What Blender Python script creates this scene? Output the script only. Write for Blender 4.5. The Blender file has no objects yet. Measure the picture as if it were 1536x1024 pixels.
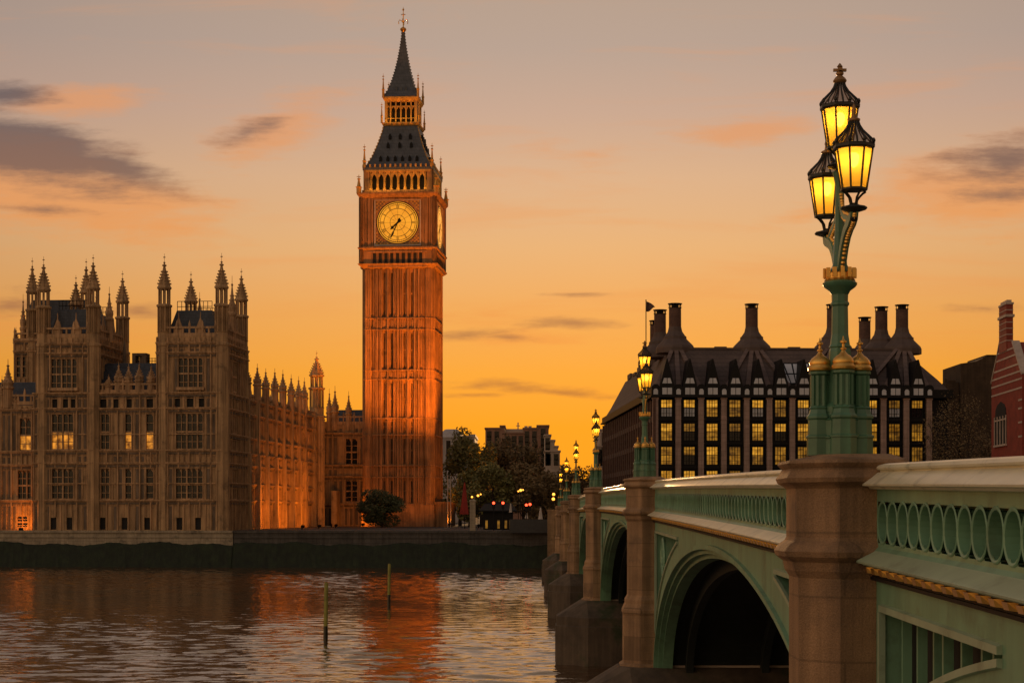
import bpy, math, random
from mathutils import Matrix, Vector
R = math.radians
random.seed(7)
scene = bpy.context.scene
COL = scene.collection

# ------------------------------------------------------------------ camera
F = 2700.0                      # focal length in photo pixels (photo 1536 wide)
VX, HY = 795.0, 768.0           # vanishing point of the bridge axis, horizon row
cam_d = bpy.data.cameras.new('camera')
cam = bpy.data.objects.new('camera', cam_d)
COL.objects.link(cam)
cam.location = (0, 0, 7.0)
cam.rotation_euler = (R(90), 0, 0)
cam_d.sensor_width = 36.0
cam_d.lens = F / 1536 * 36
cam_d.shift_x = (768 - VX) / 1536
cam_d.shift_y = (HY - 512) / 1536
cam_d.clip_start = 0.1
cam_d.clip_end = 20000
scene.camera = cam
WATER = -1.15
SUN_AZ, SUN_EL = R(1.8), R(3.2)          # azimuth from +Y towards +X

scene.view_settings.view_transform = 'Standard'
scene.view_settings.look = 'None'
scene.view_settings.exposure = 0.0
scene.view_settings.gamma = 1.0
scene.render.engine = 'CYCLES'
scene.cycles.max_bounces = 6
scene.cycles.use_denoising = True

def lin(r, g, b):
    def f(c):
        c /= 255.0
        return c / 12.92 if c <= .04045 else ((c + .055) / 1.055) ** 2.4
    return (f(r), f(g), f(b), 1)

# ------------------------------------------------------------------ node helper
class NT:
    def __init__(s, tree):
        s.t = tree
    def n(s, typ, **kw):
        nd = s.t.nodes.new(typ)
        for k, v in kw.items():
            setattr(nd, k, v)
        return nd
    def put(s, sock, v):
        if hasattr(v, 'is_linked') or isinstance(v, bpy.types.NodeSocket):
            s.t.links.new(v, sock)
        else:
            sock.default_value = v
    def m(s, op, a, b=None, c=None, clamp=False):
        nd = s.n('ShaderNodeMath', operation=op, use_clamp=clamp)
        s.put(nd.inputs[0], a)
        if b is not None: s.put(nd.inputs[1], b)
        if c is not None: s.put(nd.inputs[2], c)
        return nd.outputs[0]
    def smooth(s, v, a, b):
        nd = s.n('ShaderNodeMapRange', interpolation_type='SMOOTHSTEP')
        s.put(nd.inputs[0], v); nd.inputs[1].default_value = a; nd.inputs[2].default_value = b
        return nd.outputs[0]
    def mix(s, f, a, b, typ='MIX'):
        nd = s.n('ShaderNodeMix', data_type='RGBA', blend_type=typ)
        s.put(nd.inputs[0], f); s.put(nd.inputs[6], a); s.put(nd.inputs[7], b)
        return nd.outputs[2]
    def ramp(s, f, stops):
        nd = s.n('ShaderNodeValToRGB')
        e = nd.color_ramp.elements
        while len(e) < len(stops): e.new(0.5)
        for el, (p, c) in zip(e, stops):
            el.position = p; el.color = c
        s.put(nd.inputs[0], f)
        return nd.outputs[0]
    def noise(s, vec, scale, detail=4, rough=.55, dist=0.0):
        nd = s.n('ShaderNodeTexNoise')
        s.put(nd.inputs['Vector'], vec)
        nd.inputs['Scale'].default_value = scale; nd.inputs['Detail'].default_value = detail
        nd.inputs['Roughness'].default_value = rough; nd.inputs['Distortion'].default_value = dist
        return nd.outputs[0]
    def mapping(s, vec, scale=(1, 1, 1), rot=(0, 0, 0), loc=(0, 0, 0)):
        nd = s.n('ShaderNodeMapping')
        s.put(nd.inputs[0], vec)
        nd.inputs[1].default_value = loc; nd.inputs[2].default_value = rot; nd.inputs[3].default_value = scale
        return nd.outputs[0]

# ------------------------------------------------------------------ world: dusk sky with clouds
W = bpy.data.worlds.new('World'); scene.world = W; W.use_nodes = True
wt = W.node_tree; wt.nodes.clear(); N = NT(wt)
dirv = N.n('ShaderNodeTexCoord').outputs['Generated']
sep = N.n('ShaderNodeSeparateXYZ'); wt.links.new(dirv, sep.inputs[0])
dx, dy, dz = sep.outputs
el = N.m('MAXIMUM', dz, 0.0)
elr = N.m('POWER', el, 0.5)
def sp(py):
    w = (768 - py) / 2700.0
    return math.sqrt(w / math.sqrt(1 + w * w))
base = N.ramp(elr, [(0.0, lin(247, 140, 18)), (sp(640), lin(255, 158, 22)), (sp(560), lin(252, 166, 54)), (sp(470), lin(245, 171, 88)),
                    (sp(370), lin(237, 181, 122)), (sp(270), lin(226, 181, 141)), (sp(170), lin(207, 172, 149)), (sp(70), lin(190, 166, 150)),
                    (0.62, lin(182, 154, 126)), (0.8, lin(156, 134, 114)), (1.0, lin(98, 106, 124))])
ca, sa = math.cos(SUN_AZ), math.sin(SUN_AZ)
hd = N.m('ADD', N.m('MULTIPLY', dx, sa), N.m('MULTIPLY', dy, ca))
hl = N.m('SQRT', N.m('SUBTRACT', 1.0001, N.m('MULTIPLY', dz, dz)))
cs = N.m('DIVIDE', hd, hl)                                # cosine of azimuth away from the sunset
fall = N.ramp(N.m('MULTIPLY_ADD', cs, 0.5, 0.5), [(0, (.60, .54, .53, 1)), (.5, (.66, .60, .56, 1)), (.9, (.76, .72, .69, 1)), (.975, (.82, .83, .87, 1)), (1, (1.0, 1.0, 1.0, 1))])
back = N.ramp(elr, [(0.0, lin(212, 160, 100)), (.3, lin(210, 168, 120)), (.55, lin(188, 164, 138)), (1.0, lin(124, 122, 124))])
skyc = N.mix(1.0, base, fall, 'MULTIPLY')
lft = N.ramp(N.m('MULTIPLY_ADD', dx, .5, .5), [(0, (1.75, 1.72, 1.68, 1)), (.5, (.95, .93, .92, 1)), (1, (.30, .30, .31, 1))])   # brighter towards the south, left of the view
back = N.mix(1.0, back, lft, 'MULTIPLY')
skyc = N.mix(N.smooth(cs, .72, -.35), skyc, back)
# cloud layer: soft warped streaks at chosen bearings
yy = N.m('MAXIMUM', dy, 0.05)
u = N.m('DIVIDE', dx, yy); w_ = N.m('DIVIDE', dz, yy)
uw = N.n('ShaderNodeCombineXYZ'); wt.links.new(u, uw.inputs[0]); wt.links.new(w_, uw.inputs[1])
n1 = N.noise(N.mapping(uw.outputs[0], (11, 66, 1), rot=(0, 0, R(3))), 1.0, 6, .6)
n2 = N.noise(N.mapping(uw.outputs[0], (40, 150, 1), loc=(3, 5, 0)), 1.0, 6, .65)
nz = N.m('ADD', N.m('MULTIPLY', N.m('SUBTRACT', n1, .5), 2.6), N.m('MULTIPLY', N.m('SUBTRACT', n2, .5), 1.3))
def cloud_mask(lst):
    tot = None
    for px, py, rx, ry, tilt, k in lst:
        a = N.m('SUBTRACT', u, (px - VX) / F); b = N.m('SUBTRACT', w_, (HY - py) / F)
        t = math.tan(R(tilt))
        b2 = N.m('SUBTRACT', b, N.m('MULTIPLY', a, t))
        a = N.m('MULTIPLY', a, F / rx); b2 = N.m('MULTIPLY', b2, F / ry)
        d = N.m('ADD', N.m('MULTIPLY', a, a), N.m('MULTIPLY', b2, b2))
        v = N.m('MULTIPLY', N.m('SUBTRACT', 1.0, N.m('SQRT', d)), k)
        tot = v if tot is None else N.m('MAXIMUM', tot, v)
    v = N.m('ADD', tot, nz)
    front = N.m('GREATER_THAN', dy, 0.1)
    return N.m('MULTIPLY', N.smooth(v, -0.05, 1.25), front)
orange = cloud_mask([(70, 280, 330, 90, -12, 1.9), (110, 152, 140, 36, 2, 1.5), (400, 200, 130, 58, 18, 1.6), (150, 318, 180, 20, 0, 1.3), (1130, 195, 150, 28, 6, 1.1),
                     (1480, 280, 240, 84, 4, 1.6), (1200, 325, 130, 18, 12, .8), (800, 508, 110, 12, 0, .7), (880, 232, 90, 22, 0, .5), (60, 322, 210, 18, 0, 1.0),
                     (1290, 480, 170, 14, 4, .6), (640, 470, 160, 14, 0, .5)])
dark = cloud_mask([(20, 222, 240, 66, -12, 2.0), (170, 250, 140, 36, -14, 1.5), (10, 142, 95, 24, 0, 1.5), (370, 200, 75, 30, 18, 1.05), (1510, 245, 140, 46, 4, 1.3),
                   (1500, 290, 110, 18, 2, .9), (695, 503, 70, 10, 3, 1.0), (865, 484, 85, 12, -2, 1.1), (760, 506, 55, 7, -3, .9),
                   (720, 578, 95, 12, 3, 1.0), (835, 588, 130, 11, -4, 1.25), (700, 592, 70, 6, 0, 1.0), (20, 455, 90, 24, 0, 1.0), (210, 468, 60, 14, 0, .9), (70, 315, 120, 10, -3, .7),
                   (1470, 462, 80, 8, 0, .7), (860, 441, 70, 5, 0, .9)])
ccol = N.ramp(elr, [(sp(620), lin(252, 140, 40)), (sp(480), lin(240, 150, 74)), (sp(330), lin(240, 156, 86)), (sp(200), lin(232, 158, 104))])
dcol = N.ramp(elr, [(sp(620), lin(178, 104, 44)), (sp(480), lin(170, 112, 74)), (sp(330), lin(128, 96, 84)), (sp(200), lin(98, 86, 90))])
wisp = N.noise(N.mapping(uw.outputs[0], (5, 44, 1), rot=(0, 0, R(-4)), loc=(2, 7, 0)), 1.0, 5, .6, .4)
wisp = N.m('MULTIPLY', N.smooth(wisp, .5, .72), N.m('GREATER_THAN', dy, 0.1))
skyc = N.mix(N.m('MULTIPLY', N.m('MULTIPLY', wisp, N.smooth(el, .03, .11)), .32), skyc, ccol)
skyc = N.mix(N.m('MULTIPLY', orange, .74), skyc, ccol)
skyc = N.mix(N.m('MULTIPLY', dark, .84), skyc, dcol)
bg = N.n('ShaderNodeBackground'); wt.links.new(skyc, bg.inputs[0]); bg.inputs[1].default_value = 0.92
nis = N.n('ShaderNodeTexSky', sky_type='NISHITA', sun_disc=False, sun_elevation=SUN_EL, sun_rotation=SUN_AZ)
bg2 = N.n('ShaderNodeBackground'); wt.links.new(nis.outputs[0], bg2.inputs[0]); bg2.inputs[1].default_value = 0.003
ad = N.n('ShaderNodeAddShader'); wt.links.new(bg.outputs[0], ad.inputs[0]); wt.links.new(bg2.outputs[0], ad.inputs[1])
wo = N.n('ShaderNodeOutputWorld'); wt.links.new(ad.outputs[0], wo.inputs[0])

# ------------------------------------------------------------------ sun (low, behind the far bank)
sd = bpy.data.lights.new('sun', 'SUN'); sd.energy = 1.0; sd.angle = R(1.0); sd.color = (1, .55, .22)
so = bpy.data.objects.new('sun', sd); COL.objects.link(so)
dsun = Vector((math.sin(SUN_AZ) * math.cos(SUN_EL), math.cos(SUN_AZ) * math.cos(SUN_EL), math.sin(SUN_EL)))
so.rotation_euler = (-dsun).to_track_quat('-Z', 'Y').to_euler()
so.location = (0, 0, 150)

# ------------------------------------------------------------------ materials
def pbr(name, col, rough=.7, metal=0.0, var=.25, scale=1.2, streak=0.0, bump=0.0, bscale=8.0, spec=.5, emit=None, dirt=None, courses=None, speck=0):
    m = bpy.data.materials.new(name); m.use_nodes = True
    t = m.node_tree; N = NT(t); b = t.nodes['Principled BSDF']
    oc = N.n('ShaderNodeTexCoord').outputs['Object']
    col = tuple(col[:3]) + (1,)
    c = col
    if var:
        f = N.noise(oc, scale, 5, .6)
        lo = tuple(x * (1 - var) for x in col[:3]) + (1,); hi = tuple(min(1, x * (1 + var)) for x in col[:3]) + (1,)
        c = N.ramp(f, [(.28, lo), (.72, hi)])
    if streak:
        f = N.noise(N.mapping(oc, (2.6, 2.6, .12)), 1.0, 4, .6)
        k = N.ramp(f, [(.34, (1 - streak,) * 3 + (1,)), (.62, (1, 1, 1, 1))])
        c = N.mix(1.0, c, k, 'MULTIPLY')
    if dirt:
        f = N.noise(oc, dirt[1], 6, .65)
        k = N.smooth(f, .52, .68)
        c = N.mix(N.m('MULTIPLY', k, dirt[2]), c, tuple(dirt[0][:3]) + (1,))
    if speck:
        f = N.noise(oc, 55.0, 2, .7)
        c = N.mix(1.0, c, N.ramp(f, [(.36, (1 - speck,) * 3 + (1,)), (.62, (1 + speck * .5,) * 3 + (1,))]), 'MULTIPLY')
    if courses:
        # courses = (block length, course height, strength)
        sx = N.n('ShaderNodeSeparateXYZ'); N.put(sx.inputs[0], oc)
        cb = N.n('ShaderNodeCombineXYZ')
        N.put(cb.inputs[0], N.m('ADD', sx.outputs[0], sx.outputs[1])); N.put(cb.inputs[1], sx.outputs[2])
        br = N.n('ShaderNodeTexBrick'); N.put(br.inputs[0], cb.outputs[0])
        br.inputs['Color1'].default_value = (1, 1, 1, 1); br.inputs['Color2'].default_value = (.78, .78, .78, 1)
        br.inputs['Mortar'].default_value = (.5, .5, .5, 1)
        br.inputs['Scale'].default_value = 1.0; br.inputs['Mortar Size'].default_value = min(.02 * courses[1] / .3, .014 if speck else 1)
        br.inputs['Brick Width'].default_value = courses[0]; br.inputs['Row Height'].default_value = courses[1]
        c = N.mix(courses[2], c, N.mix(1.0, c, br.outputs[0], 'MULTIPLY'))
    if c is not col:
        t.links.new(c, b.inputs['Base Color'])
    else:
        b.inputs['Base Color'].default_value = col
    b.inputs['Roughness'].default_value = rough; b.inputs['Metallic'].default_value = metal
    b.inputs['Specular IOR Level'].default_value = spec
    if bump:
        bp = N.n('ShaderNodeBump'); bp.inputs['Strength'].default_value = bump; bp.inputs['Distance'].default_value = .05
        t.links.new(N.noise(oc, bscale, 6, .65), bp.inputs['Height']); t.links.new(bp.outputs[0], b.inputs['Normal'])
    if emit:
        b.inputs['Emission Color'].default_value = tuple(emit[0][:3]) + (1,); b.inputs['Emission Strength'].default_value = emit[1]
    return m

def glow(name, c1, c2, scale, strength, stretch=(1, 1, 1)):
    """lit interior seen through glass: uneven warm light"""
    m = bpy.data.materials.new(name); m.use_nodes = True
    t = m.node_tree; N = NT(t); b = t.nodes['Principled BSDF']
    oc = N.n('ShaderNodeTexCoord').outputs['Object']
    c = N.ramp(N.noise(N.mapping(oc, stretch), scale, 3, .5), [(.35, tuple(c1) + (1,)), (.65, tuple(c2) + (1,))])
    b.inputs['Base Color'].default_value = (.02, .015, .01, 1); b.inputs['Roughness'].default_value = .15
    t.links.new(c, b.inputs['Emission Color']); b.inputs['Emission Strength'].default_value = strength
    return m

M = {}
M['stone'] = pbr('palace_limestone', (.52, .32, .16), .85, var=.3, scale=.25, streak=.5, bump=.4, bscale=5, dirt=((.06, .04, .028), .55, .5))
M['stone_carved'] = pbr('carved_limestone', (.52, .31, .16), .85, var=.3, scale=.6, streak=.55, bump=.5, bscale=6)
M['dark_stone'] = pbr('dark_limestone', (.2, .14, .095), .85, var=.35, scale=.5, streak=.5, bump=.4, bscale=6)  # dark stone; on the palace walls it paints shade
M['plinth'] = pbr('pale_plinth_stone', (.4, .32, .22), .8, var=.3, scale=.4, streak=.3, dirt=((.08, .07, .05), .5, .7), courses=(2.2, .55, .6))
M['tower_stone'] = pbr('clock_tower_stone', (.40, .20, .085), .85, var=.25, scale=.3, streak=.5, bump=.4, bscale=5, dirt=((.08, .05, .03), .4, .45))
M['slate'] = pbr('dark_slate', (.05, .055, .07), .55, var=.3, scale=1.0, streak=.4, courses=(.9, .45, .8))
M['iron_roof'] = pbr('cast_iron_roof', (.085, .085, .095), .5, var=.3, scale=.9, courses=(1.0, .7, .8), bump=.3)
M['gold'] = pbr('gilding', (.75, .42, .10), .32, metal=.85, var=.25, scale=3)
M['gold_stone'] = pbr('gilded_stone', (.60, .31, .06), .5, metal=.2, var=.3, scale=1.2, streak=.3)
M['glass'] = pbr('dark_glass', (.006, .006, .008), .12, var=0, spec=.4, bump=1.0, bscale=1.3)
M['groove'] = pbr('dark_groove', (.05, .03, .018), .9, var=.3)  # dark brown stone at the back of the tower slits
M['void'] = pbr('shadowed_opening', (.012, .01, .009), .8, var=0)
M['lit_orange'] = glow('lamplit_window', (.12, .03, .004), (1.0, .36, .035), 1.1, .9)
M['dial'] = glow('opal_clock_glass', (.86, .29, .012), (1.0, .38, .02), .35, .95)
M['black'] = pbr('black_paint', (.009, .008, .008), .6, var=.2, spec=.2)
M['green'] = pbr('bridge_green_paint', (.18, .345, .215), .42, var=.18, scale=.7, streak=.22, bump=.05, bscale=20, dirt=((.07, .09, .05), 1.1, .45))
M['green_sheen'] = pbr('sky_sheen_coping', (.70, .64, .45), .3, var=.15, scale=1.5, dirt=((.12, .13, .08), 2.0, .4))  # cream reflection of the sky on the coping, put into the base colour
M['green_ledge'] = pbr('mid_green_ledge', (.32, .41, .28), .35, var=.15, scale=1.5, dirt=((.12, .13, .08), 2.0, .4))  # ledge tone with less sheen painted in, shared by the spandrel frames
M['green_dark'] = pbr('shadowed_teal_panel', (.05, .14, .105), .4, var=.55, scale=2.2, streak=.5)  # patchy teal, darkened for the shadow behind the ovals
M['green_lamp'] = pbr('lamp_green_paint', (.085, .20, .115), .36, var=.25, scale=3, streak=.3)
M['lamp_iron'] = pbr('lantern_iron', (.025, .022, .016), .4, metal=.3, var=.3, scale=9)
M['copper'] = pbr('lantern_copper_roof', (.30, .16, .06), .4, metal=.4, var=.3, scale=9)
M['granite'] = pbr('brown_granite', (.43, .25, .125), .75, var=.25, scale=1.2, streak=.5, bump=.5, bscale=38, courses=(1.9, .72, .7), speck=.2, dirt=((.1, .07, .05), 1.0, .45))
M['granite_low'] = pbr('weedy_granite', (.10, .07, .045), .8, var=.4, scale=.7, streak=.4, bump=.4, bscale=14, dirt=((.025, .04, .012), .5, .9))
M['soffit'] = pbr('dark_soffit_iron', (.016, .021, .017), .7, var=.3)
M['asphalt'] = pbr('asphalt', (.05, .048, .045), .85, var=.2, scale=2)
M['earth'] = pbr('town_ground', (.07, .06, .05), .9, var=.3, scale=.05)
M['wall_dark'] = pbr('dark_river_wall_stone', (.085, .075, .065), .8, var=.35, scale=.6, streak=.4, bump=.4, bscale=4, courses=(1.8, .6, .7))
M['weed'] = pbr('river_weed', (.012, .02, .006), .8, var=.6, scale=.8, streak=.4, bump=.8, bscale=5)
M['bronze'] = pbr('bronze_roof', (.115, .078, .066), .75, metal=0, var=.2, scale=.5, courses=(6.0, .85, .9), streak=.2)
M['duct'] = pbr('bronze_duct', (.095, .063, .053), .7, metal=0, var=.2, scale=.5)
M['blackframe'] = pbr('black_bronze_frame', (.010, .009, .009), .55, var=.2, spec=.2)
M['duct_light'] = pbr('bronze_duct_sheet', (.165, .112, .096), .7, var=.2, scale=.5, courses=(6.0, .85, .9))
M['pinkstone'] = pbr('pinkish_sandstone', (.40, .27, .22), .8, var=.2, scale=.6, streak=.25, courses=(4, .8, .6))
M['chimney_brick'] = pbr('chimney_brick', (.12, .062, .045), .8, var=.3, scale=1.0, courses=(.8, .3, .8))
M['pale_pane'] = pbr('blind_sky_pane', (.55, .56, .6), .4, var=.15, scale=.5)  # window blinds; on dormer panes the reflected sky painted pale
M['office_a'] = glow('office_light_bright', (.4, .16, .01), (1.0, .46, .04), .9, .75, (1, 1, 1.6))
M['office_b'] = glow('office_light_mid', (.14, .055, .005), (.50, .22, .018), .9, .75, (1, 1, 1.6))
M['office_c'] = glow('office_light_dim', (.07, .03, .006), (.32, .14, .014), .9, .75, (1, 1, 1.6))
M['redbrick'] = pbr('red_brick', (.26, .045, .026), .85, var=.25, scale=.7, courses=(.5, .2, .6))
M['band'] = pbr('pale_stone_band', (.45, .36, .30), .8, var=.2)
M['brownbrick'] = pbr('brown_brick', (.085, .052, .028), .9, var=.3, scale=.6, streak=.3, courses=(.8, .3, .6))
M['farbrick'] = pbr('distant_brick', (.32, .18, .125), .9, var=.25, scale=.3, courses=(1.6, .6, .5))  # colour lightened to stand in for distance haze
M['farpale'] = pbr('distant_pale_stone', (.52, .41, .33), .9, var=.25, scale=.3)  # pale tone raised in place of haze on the far buildings
M['fargrey'] = pbr('distant_lead_roof', (.40, .36, .35), .6, var=.25, scale=.4)
M['bark'] = pbr('bark', (.05, .035, .022), .9, var=.3, scale=2)
M['leaf'] = pbr('leaf_green', (.19, .17, .05), .7, var=.5, scale=.5)
M['leaf_brown'] = pbr('leaf_brown', (.19, .125, .05), .75, var=.5, scale=.6)
M['leaf_bush'] = pbr('leaf_bush', (.085, .09, .03), .7, var=.5, scale=.9)
M['wood'] = pbr('yellow_green_post', (.30, .27, .05), .7, var=.35, scale=2.5, streak=.4)
M['wetwood'] = pbr('wet_post', (.02, .02, .01), .3, var=.4, scale=3)
M['redcloth'] = pbr('red_canvas', (.30, .025, .015), .8, var=.3, scale=1)
M['white'] = pbr('off_white_canvas', (.5, .42, .36), .8, var=.2)
M['flagcloth'] = pbr('flag_cloth', (.10, .05, .04), .8, var=.3)
M['redlamp'] = pbr('red_signal_lens', (.2, .01, .005), .4, var=0, emit=((1, .06, .02), 5))
M['bulb'] = pbr('hot_filament', (1, .8, .4), .4, var=0, emit=((1, .62, .15), 18))
M['globe'] = pbr('warm_globe', (1, .7, .3), .4, var=0, emit=((1, .36, .04), 3.0))
def lantern_glass():
    m = bpy.data.materials.new('amber_lantern_glass'); m.use_nodes = True
    t = m.node_tree; N = NT(t); t.nodes.clear()
    oc = N.n('ShaderNodeTexCoord').outputs['Object']
    nz_ = N.noise(oc, 5.0, 3, .5)
    em = N.n('ShaderNodeEmission'); t.links.new(N.ramp(nz_, [(.3, (.82, .34, .006, 1)), (.7, (1.0, .5, .02, 1))]), em.inputs[0]); em.inputs[1].default_value = .8
    em.inputs[1].default_value = .24
    tl = N.n('ShaderNodeBsdfTranslucent'); tl.inputs[0].default_value = (1, .60, .12, 1)      # frosted: glows where the flame is near
    a1 = N.n('ShaderNodeAddShader'); t.links.new(em.outputs[0], a1.inputs[0]); t.links.new(tl.outputs[0], a1.inputs[1])
    tr = N.n('ShaderNodeBsdfTransparent'); tr.inputs[0].default_value = (1, .85, .5, 1)
    gl = N.n('ShaderNodeBsdfGlossy'); gl.inputs['Roughness'].default_value = .1
    mx = N.n('ShaderNodeMixShader'); mx.inputs[0].default_value = .08
    t.links.new(a1.outputs[0], mx.inputs[1]); t.links.new(tr.outputs[0], mx.inputs[2])
    mx2 = N.n('ShaderNodeMixShader'); mx2.inputs[0].default_value = .04
    t.links.new(mx.outputs[0], mx2.inputs[1]); t.links.new(gl.outputs[0], mx2.inputs[2])
    o = N.n('ShaderNodeOutputMaterial'); t.links.new(mx2.outputs[0], o.inputs[0])
    return m
M['lampglass'] = lantern_glass()
def roof_glass():
    m = bpy.data.materials.new('lantern_roof_glass'); m.use_nodes = True
    t = m.node_tree; N = NT(t); b = t.nodes['Principled BSDF']
    b.inputs['Base Color'].default_value = (.16, .08, .03, 1); b.inputs['Roughness'].default_value = .25; b.inputs['Alpha'].default_value = .55
    return m
M['rooflight_glass'] = roof_glass()
def water_mat():
    m = bpy.data.materials.new('river_water'); m.use_nodes = True
    t = m.node_tree; N = NT(t); b = t.nodes['Principled BSDF']
    oc = N.n('ShaderNodeTexCoord').outputs['Object']
    b.inputs['Base Color'].default_value = (.085, .042, .018, 1)
    b.inputs['Roughness'].default_value = .06; b.inputs['IOR'].default_value = 2.2
    c = N.noise(N.mapping(oc, (1.5, 2.2, 1), rot=(0, 0, -.09)), 1.0, 3, .5, .5)
    h = N.m('MULTIPLY', c, .05)
    bp = N.n('ShaderNodeBump'); bp.inputs['Strength'].default_value = 1.0; bp.inputs['Distance'].default_value = .5
    t.links.new(h, bp.inputs['Height']); t.links.new(bp.outputs[0], b.inputs['Normal'])
    return m
M['water'] = water_mat()

# ------------------------------------------------------------------ mesh builder
class MB:
    def __init__(s, T=None):
        s.v = []; s.f = []; s.T = T or Matrix()
    def add(s, vs, fs):
        o = len(s.v)
        s.v += [s.T @ Vector(v) for v in vs]
        s.f += [tuple(i + o for i in f) for f in fs]
    def box(s, x0, x1, y0, y1, z0, z1):
        s.add([(x0, y0, z0), (x1, y0, z0), (x1, y1, z0), (x0, y1, z0), (x0, y0, z1), (x1, y0, z1), (x1, y1, z1), (x0, y1, z1)],
              [(0, 3, 2, 1), (4, 5, 6, 7), (0, 1, 5, 4), (1, 2, 6, 5), (2, 3, 7, 6), (3, 0, 4, 7)])
    def loft(s, rings, cap=True):
        """rings: lists of equal length of 3-D points"""
        n = len(rings[0]); vs = [p for r in rings for p in r]; fs = []
        for k in range(len(rings) - 1):
            for i in range(n):
                j = (i + 1) % n
                fs.append((k * n + i, k * n + j, (k + 1) * n + j, (k + 1) * n + i))
        if cap:
            fs.append(tuple(range(n - 1, -1, -1))); fs.append(tuple((len(rings) - 1) * n + i for i in range(n)))
        s.add(vs, fs)
    def lathe(s, prof, n, cx=0, cy=0, rot=None, cap=True):
        rot = math.pi / n if rot is None else rot
        s.loft([[(cx + r * math.cos(rot + 2 * math.pi * i / n), cy + r * math.sin(rot + 2 * math.pi * i / n), z) for i in range(n)] for r, z in prof], cap)
    def frus(s, cx, cy, lv):
        """square sections: (half x, half y, z)"""
        s.loft([[(cx - a, cy - b, z), (cx + a, cy - b, z), (cx + a, cy + b, z), (cx - a, cy + b, z)] for a, b, z in lv])
    def prism(s, poly, y0, y1):
        """polygon in x,z extruded along y"""
        s.loft([[(x, y0, z) for x, z in poly], [(x, y1, z) for x, z in poly]])
    def tube(s, path, r, n=6, cap=True):
        P = [Vector(p) for p in path]; rings = []
        rr = r if isinstance(r, (list, tuple)) else [r] * len(P)
        for i, p in enumerate(P):
            d = (P[min(i + 1, len(P) - 1)] - P[max(i - 1, 0)]).normalized()
            a = d.cross(Vector((0, 0, 1)) if abs(d.z) < .95 else Vector((1, 0, 0))).normalized(); b = d.cross(a)
            rings.append([p + rr[i] * (math.cos(2 * math.pi * k / n) * a + math.sin(2 * math.pi * k / n) * b) for k in range(n)])
        s.loft(rings, cap)
    def strip(s, A, B):
        n = len(A); s.add(list(A) + list(B), [(i, i + 1, n + i + 1, n + i) for i in range(n - 1)])
    def build(s, name, mat, parent=None, smooth=False):
        me = bpy.data.meshes.new(name)
        vs = s.v
        if parent is not None:
            inv = ROOT[parent.name]
            vs = [inv @ v for v in vs]
        me.from_pydata([tuple(v) for v in vs], [], s.f)
        me.materials.append(M[mat] if isinstance(mat, str) else mat)
        if smooth:
            me.polygons.foreach_set('use_smooth', [True] * len(me.polygons))
            me.set_sharp_from_angle(angle=R(38))
        me.update()
        o = bpy.data.objects.new(name, me); COL.objects.link(o)
        if parent is not None:
            o.parent = parent; ROOT[o.name] = ROOT[parent.name]
        else:
            ROOT[o.name] = Matrix()
        return o
ROOT = {}
def tag(o, label=None, cat=None, group=None, kind=None):
    if label: o['label'] = label
    if cat: o['category'] = cat
    if group: o['group'] = group
    if kind: o['kind'] = kind
    return o
def thing(name, loc, label, cat, group=None, rz=0.0):
    o = bpy.data.objects.new(name, None); COL.objects.link(o)
    o.location = loc; o.rotation_euler = (0, 0, rz); o.empty_display_size = .5
    ROOT[o.name] = (Matrix.Translation(Vector(loc)) @ Matrix.Rotation(rz, 4, 'Z')).inverted()
    return tag(o, label, cat, group)
def copy_tree(o, parent=None):
    c = o.copy(); COL.objects.link(c); c.parent = parent
    for ch in list(o.children): copy_tree(ch, c)
    return c
def pt(px, py, Y):
    return Vector(((px - VX) / F * Y, Y, 7 - (py - HY) / F * Y))
class Frame:
    """a rotated building frame: local x along the front, local y going back"""
    def __init__(s, ox, oy, tan):
        s.o = (ox, oy); s.ph = math.atan(tan); s.c = math.cos(s.ph); s.s = math.sin(s.ph)
        s.T = Matrix.Translation((ox, oy, 0)) @ Matrix.Rotation(-s.ph, 4, 'Z')
    def lx(s, px, ly=0.0):
        k = (px - VX) / F
        return (k * (s.o[1] + ly * s.c) - s.o[0] - ly * s.s) / (s.c + k * s.s)
    def ly(s, px, lx=0.0):
        k = (px - VX) / F
        return (k * (s.o[1] - lx * s.s) - s.o[0] - lx * s.c) / (s.s - k * s.c)
    def Y(s, lx, ly): return s.o[1] - lx * s.s + ly * s.c
    def X(s, lx, ly): return s.o[0] + lx * s.c + ly * s.s
    def z(s, py, lx, ly): return 7 - (py - HY) / F * s.Y(lx, ly)

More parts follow.
